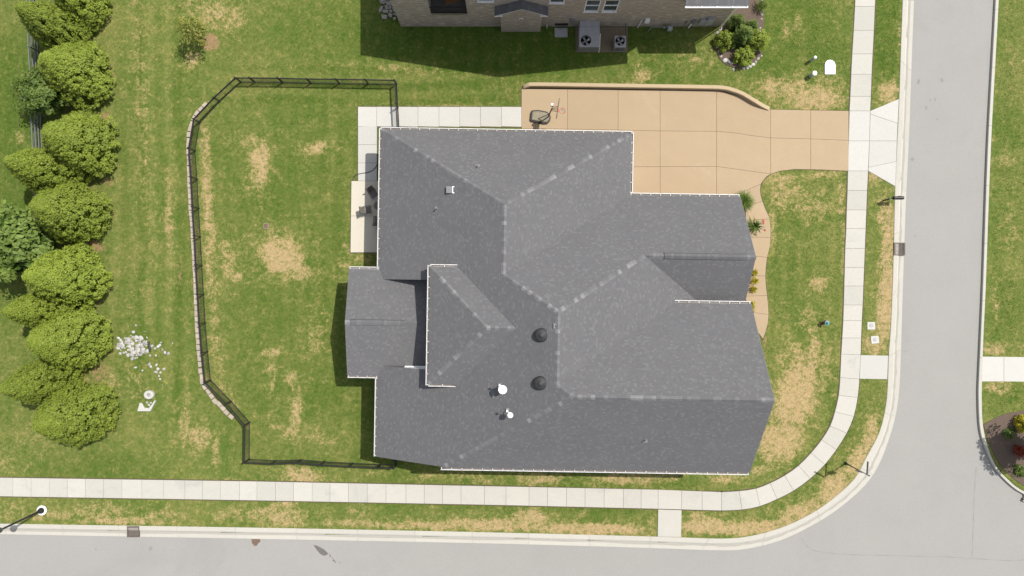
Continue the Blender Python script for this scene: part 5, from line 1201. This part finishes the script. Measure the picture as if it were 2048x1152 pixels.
MB().prism([P2(1649, 149), P2(1670, 149), P2(1670, 130), P2(1668.5, 125), P2(1664, 121), P2(1659, 120), P2(1653.5, 121.5), P2(1650, 126), P2(1649, 130)], -.05, .09, .03).build('lid', M['white'], vault, local=False); MB().prism([P2(1654, 146), P2(1665, 146), P2(1665, 144), P2(1654, 144)], .0905, .1).build('grip', M['acgrey'], vault, local=False)
for px, py, a, lab in ((1742, 651.5, 0, 'upper white square meter cover in the kerb strip'), (1749.5, 679.5, .1, 'lower white square meter cover in the kerb strip')):
    t = empty('meter_cover', P(px, py), a, lab, 'meter cover', 'water meter covers'); MB().prism([(-.31, -.31), (.31, -.31), (.33, -.1), (.31, .31), (-.31, .31), (-.33, .1)], -.05, .05, .02).build('collar', M['concrete_new'], t); MB().lathe([(.165, .04), (.165, .062), (.15, .07), (0, .07)], (0, .03, 0), 18).build('lid', M['acgrey'], t)
M['mud2'] = m_speck('faded_cover', (0.24, 0.19, 0.13), .15, 3, 30, .9, .1)
vb = empty('valve_cover', P(532, 452), 0, 'small brown valve cover in the fenced lawn', 'valve cover'); MB().prism([(-.2, -.24), (.2, -.24), (.2, .24), (-.2, .24)], -.05, .03, .01).build('frame', M['mud2'], vb); MB().prism([(-.15, -.19), (.15, -.19), (.15, .19), (-.15, .19)], .0305, .045, .005).build('lid', M['mud'], vb)
lamp = empty('street_lamp', P(84, 1020.5), 0, 'black street lamp post on a white concrete footing', 'street lamp')
MB().lathe([(.40, -.1), (.40, .05), (.38, .07), (.0, .07)], (0, 0, 0), 28).build('footing', M['white'], lamp)
MB().lathe([(.25, .071), (.25, .14), (.20, .30), (.13, .42), (.085, .7), (.075, 4.2), (.06, 4.42)], (0, 0, 0), 16).build('post', M['iron'], lamp)
MB().lathe([(.07, 4.42), (.13, 4.48), (.20, 4.56), (.24, 4.9), (.26, 4.92)], (0, 0, 0), 16).build('lantern', M['glass'], lamp); MB().lathe([(.28, 4.921), (.26, 4.96), (.14, 5.08), (.04, 5.12), (.03, 5.2), (0, 5.2)], (0, 0, 0), 16).build('lamp_cap', M['iron'], lamp)
sg = empty('street_sign', P(1691, 926.5), 0, 'street corner sign post with crossed name blades and a stop sign', 'street sign')
MB().tube([(0, 0, -.1), (0, 0, 3.6)], .045, 10).build('post', M['iron'], sg); MB().lathe([(.14, 0), (.14, .05), (.09, .12), (.06, .5)], (0, 0, 0), 14).build('post_base', M['iron'], sg)
q = MB(); n8 = [(.38 * math.cos(math.pi / 8 + i * math.pi / 4), 2.35 + .38 * math.sin(math.pi / 8 + i * math.pi / 4)) for i in range(8)]
ang = math.radians(-12); dx, dy = math.cos(ang), math.sin(ang)
for off, rev in ((.055, 0), (.065, 1)):
    f = [(a * dx - off * dy * -1, a * dy - off * dx, z) for a, z in n8]; q.face(f if rev else f[::-1])
for i in range(8):
    (a, z), (b2, z2) = n8[i], n8[(i + 1) % 8]; q.face([(a * dx + .055 * dy, a * dy - .055 * dx, z), (b2 * dx + .055 * dy, b2 * dy - .055 * dx, z2), (b2 * dx + .065 * dy, b2 * dy - .065 * dx, z2), (a * dx + .065 * dy, a * dy - .065 * dx, z)])
q.build('stop_sign', M['sign'], sg, weld=False)
MB().box(-.02, .02, -.05, 1.0, 3.30, 3.50, rot=math.radians(-4), c=(0, 0)).build('name_blade', M['sign'], sg); MB().box(-.95, .05, -.02, .02, 3.52, 3.72, rot=math.radians(-27), c=(0, 0)).build('name_blade', M['sign'], sg)
MB().tube([(0, 0, 3.6), (0, 0, 3.75), (0, 0, 3.8)], [.05, .05, .02], 8).build('finial', M['iron'], sg)

# ---------------------------------------------------------------- basketball hoop, patio chairs, hose
hp = P(1081, 234.5); hoop = empty('basketball_hoop', hp, math.radians(-8), 'portable basketball hoop with a worn tan and black base on the driveway', 'basketball hoop')
def HH(px, py, z):
    x, y, z = P(px, py, z); x -= hp[0]; y -= hp[1]; a = math.radians(8); return Vector((x * math.cos(a) - y * math.sin(a), x * math.sin(a) + y * math.cos(a), z))
q = MB(); prof = [(-.78, .42), (-.86, .2), (-.84, -.38), (-.74, -.50), (.3, -.56), (.62, -.50), (.80, -.25), (.84, .05), (.72, .35), (.4, .50), (-.3, .53)]
q.prism(prof[::-1], .0, .17, .05); q.build('base_rim', M['vent'], hoop)
q = MB(); q.prism(inset(prof[::-1] if sum(prof[i][0] * prof[(i + 1) % 11][1] - prof[(i + 1) % 11][0] * prof[i][1] for i in range(11)) < 0 else prof, .13), .171, .30, .07); q.build('base_tank', M['tarp'], hoop)
pb, ptop = HH(1096, 234, .25), HH(1104, 217, 2.75)
MB().tube([pb, ptop], .055, 10).build('pole', M['acrylic'], hoop); MB().tube([HH(1075, 238, .25), HH(1099, 228, 1.3)], .03, 8).build('strut', M['acrylic'], hoop)
bc = HH(1115.5, 218, 3.25)
for dy in (-.14, .14):
    for dz in (-.25, .2): MB().tube([ptop + Vector((0, dy * .6, dz * .8 - .1)), bc + Vector((0, dy, dz))], .022, 6).build('arm', M['acrylic'], hoop)
MB().box(ptop.x - .12, ptop.x + .06, ptop.y + .16, ptop.y + .34, ptop.z - .1, ptop.z + .25).build('counterweight', M['white'], hoop)
board = MB().box(bc.x - .02, bc.x + .02, bc.y - .68, bc.y + .68, bc.z - .4, bc.z + .65, rot=0).build('backboard', M['acrylic'], hoop); board.location = (0, 0, 0)
rc = Vector((bc.x + .38, bc.y - .03, bc.z - .2)); rr = .225
rimo = MB().tube([rc + Vector((rr * math.cos(2 * math.pi * i / 24), rr * math.sin(2 * math.pi * i / 24), 0)) for i in range(25)], .016, 6, False).build('rim', M['rim'], hoop)
MB().box(bc.x + .02, rc.x - rr + .02, rc.y - .1, rc.y + .1, rc.z - .04, rc.z + .01).build('rim_plate', M['rim'], hoop)
q = MB()
for s_ in (-1, 1):
    for i in range(12):
        a0 = 2 * math.pi * i / 12; pts = []
        for k in range(5): t = k / 4; a = a0 + s_ * t * .9; r2 = rr * (1 - .45 * t); pts.append(rc + Vector((r2 * math.cos(a), r2 * math.sin(a), -.42 * t)))
        q.tube(pts, .008, 4, False)
q.build('net', M['net'], hoop, weld=False)
def chair(px, py, rz, label, z=.05):
    t = empty('patio_chair', P(px, py, z), rz, label, 'chair', 'patio chairs under the eave'); w, d = .29, .28
    MB().box(-w + .03, w - .03, -d, d, .40, .43).build('seat', M['tan_sling'], t)
    q = MB(); q.face([(-w + .03, d, .42), (w - .03, d, .42), (w - .03, d + .22, 1.0), (-w + .03, d + .22, 1.0)]); q.face([(-w + .03, d + .03, .42), (-w + .03, d + .25, 1.0), (w - .03, d + .25, 1.0), (w - .03, d + .03, .42)]); q.build('backrest', M['tan_sling'], t)
    for s in (-1, 1):
        MB().tube([(s * w, -d - .02, 0), (s * w, -d, .42), (s * w, -d + .05, .62)], .018, 6).build('leg', M['iron'], t); MB().tube([(s * w, d + .08, 0), (s * w, d, .42), (s * w, d + .23, 1.02)], .018, 6).build('leg', M['iron'], t); MB().tube([(s * w, -d + .05, .62), (s * w, d + .06, .66)], .022, 6).build('armrest', M['iron'], t)
    q = MB(); q.tube([(-w, -d, .41), (w, -d, .41)], .018, 6); q.tube([(-w, d + .23, 1.02), (w, d + .23, 1.02)], .018, 6); q.build('cross_bar', M['iron'], t, weld=False)
chair(749, 389, math.radians(32), 'patio chair nearest the path, turned away from the house'); chair(737, 421, math.radians(100), 'middle patio chair reaching out into the sun'); chair(757, 441, math.radians(178), 'patio chair half hidden below the eave, furthest from the path')
tb = empty('patio_table', P(759, 413, .05), .2, 'small dark patio table between the chairs under the eave', 'table'); MB().lathe([(.34, .60), (.35, .62), (.34, .64)], (0, 0, 0), 20).build('table_top', M['tan_sling'], tb)
for k in range(3): a = k * 2.09; MB().tube([(.1 * math.cos(a), .1 * math.sin(a), .6), (.3 * math.cos(a), .3 * math.sin(a), 0)], .018, 6).build('leg', M['iron'], tb)
hs = MB().tube([(*P2(*p), .06) for p in smooth_path([(706, 360), (708, 354), (714, 349.5), (724, 347), (736, 345), (745, 341), (752, 334), (757, 322)], 5)], .028, 6).build('garden_hose', M['rubber'], None); tag(hs, 'black garden hose snaking across the white path to the wall', 'hose')

# ---------------------------------------------------------------- short grass blades over the lawn
def free_of(X, Y, polys, segs):
    ok = np.ones(X.shape, bool)
    for p in polys: ok &= ~in_poly(X, Y, [P2(*q_) for q_ in p])
    return ok
rng = np.random.default_rng(77); N = 260000
X = rng.uniform(-43, 43, N); Y = rng.uniform(-25, 24.5, N)
ok = ~in_poly(X, Y, road_poly) & (np.minimum(seg_dist(X, Y, kmid), seg_dist(X, Y, rmid)) > .55)
paved = [[(x, lerp_tab(top_edge, x) - 1.5) for x in (-156, 0, 512, 1000, 1443)] + [(x, lerp_tab(bot_edge, x) + 1.5) for x in (1443, 1000, 500, 0, -156)], [(a[0][0] - 1.5, a[0][1]) for a in allarc] + [(a[1][0] + 1.5, a[1][1]) for a in allarc[::-1]], [(714, 212), (1045, 212), (1045, 256), (756, 255), (756, 507), (699, 507), (699, 361), (714, 361)],
         [(1040, 166), (1440, 171), (1490, 185), (1540, 213), (1700, 220), (1698, 344), (1590, 340), (1562, 344), (1543, 350), (1528, 362), (1522, 378), (1526, 402), (1538, 430), (1543, 455), (1543, 475), (1536, 515), (1532, 552), (1536, 591), (1539, 629), (1534, 660), (1528, 682), (1460, 700), (1200, 420), (1040, 276)],
         [(1314, 1015), (1365, 1015), (1365, 1078), (1313, 1078)], [(1716, 708), (1778, 708), (1778, 760), (1716, 760)], [(1734, 220), (1800, 194), (1793, 376), (1734, 344)], [(1955, 711), (2100, 711), (2100, 766), (1955, 766)], [(802, 56), (1442, 56), (1442, -60), (802, -60)], [(1149, 50), (1257, 50), (1257, 106), (1149, 106)],
         [(768, 275), (1230, 275), (1230, 400), (1440, 410), (1470, 900), (768, 890), (768, 505)]]
ok &= free_of(X, Y, paved, None)
X, Y = X[ok], Y[ok]; n = len(X); cv = cover(X, Y)
keep = (cv[:, 2] + .3 * rng.normal(size=n) < .75); X, Y, cv = X[keep], Y[keep], cv[keep]; n = len(X)
a = rng.uniform(0, 6.28, n); hh = rng.uniform(.035, .075, n) * (1 - .45 * np.clip(cv[:, 0], 0, 1)); lean = rng.uniform(.3, 1.0, n) * hh; w = rng.uniform(.015, .032, n)
c, s = np.cos(a), np.sin(a)
V = np.stack([np.stack([X - s * w, Y + c * w, np.zeros(n)], 1), np.stack([X + s * w, Y - c * w, np.zeros(n)], 1), np.stack([X + c * lean, Y + s * lean, hh], 1)], 1).reshape(-1, 3)
V[:, 2] += .002
grass = link('grass', np_mesh('grass', V, np.arange(n * 3).reshape(-1, 3), M['grass'], np.repeat(cv, 3, 0), tri=True)); tag(grass, 'short mown grass blades covering the lawn', 'grass', None, 'stuff')
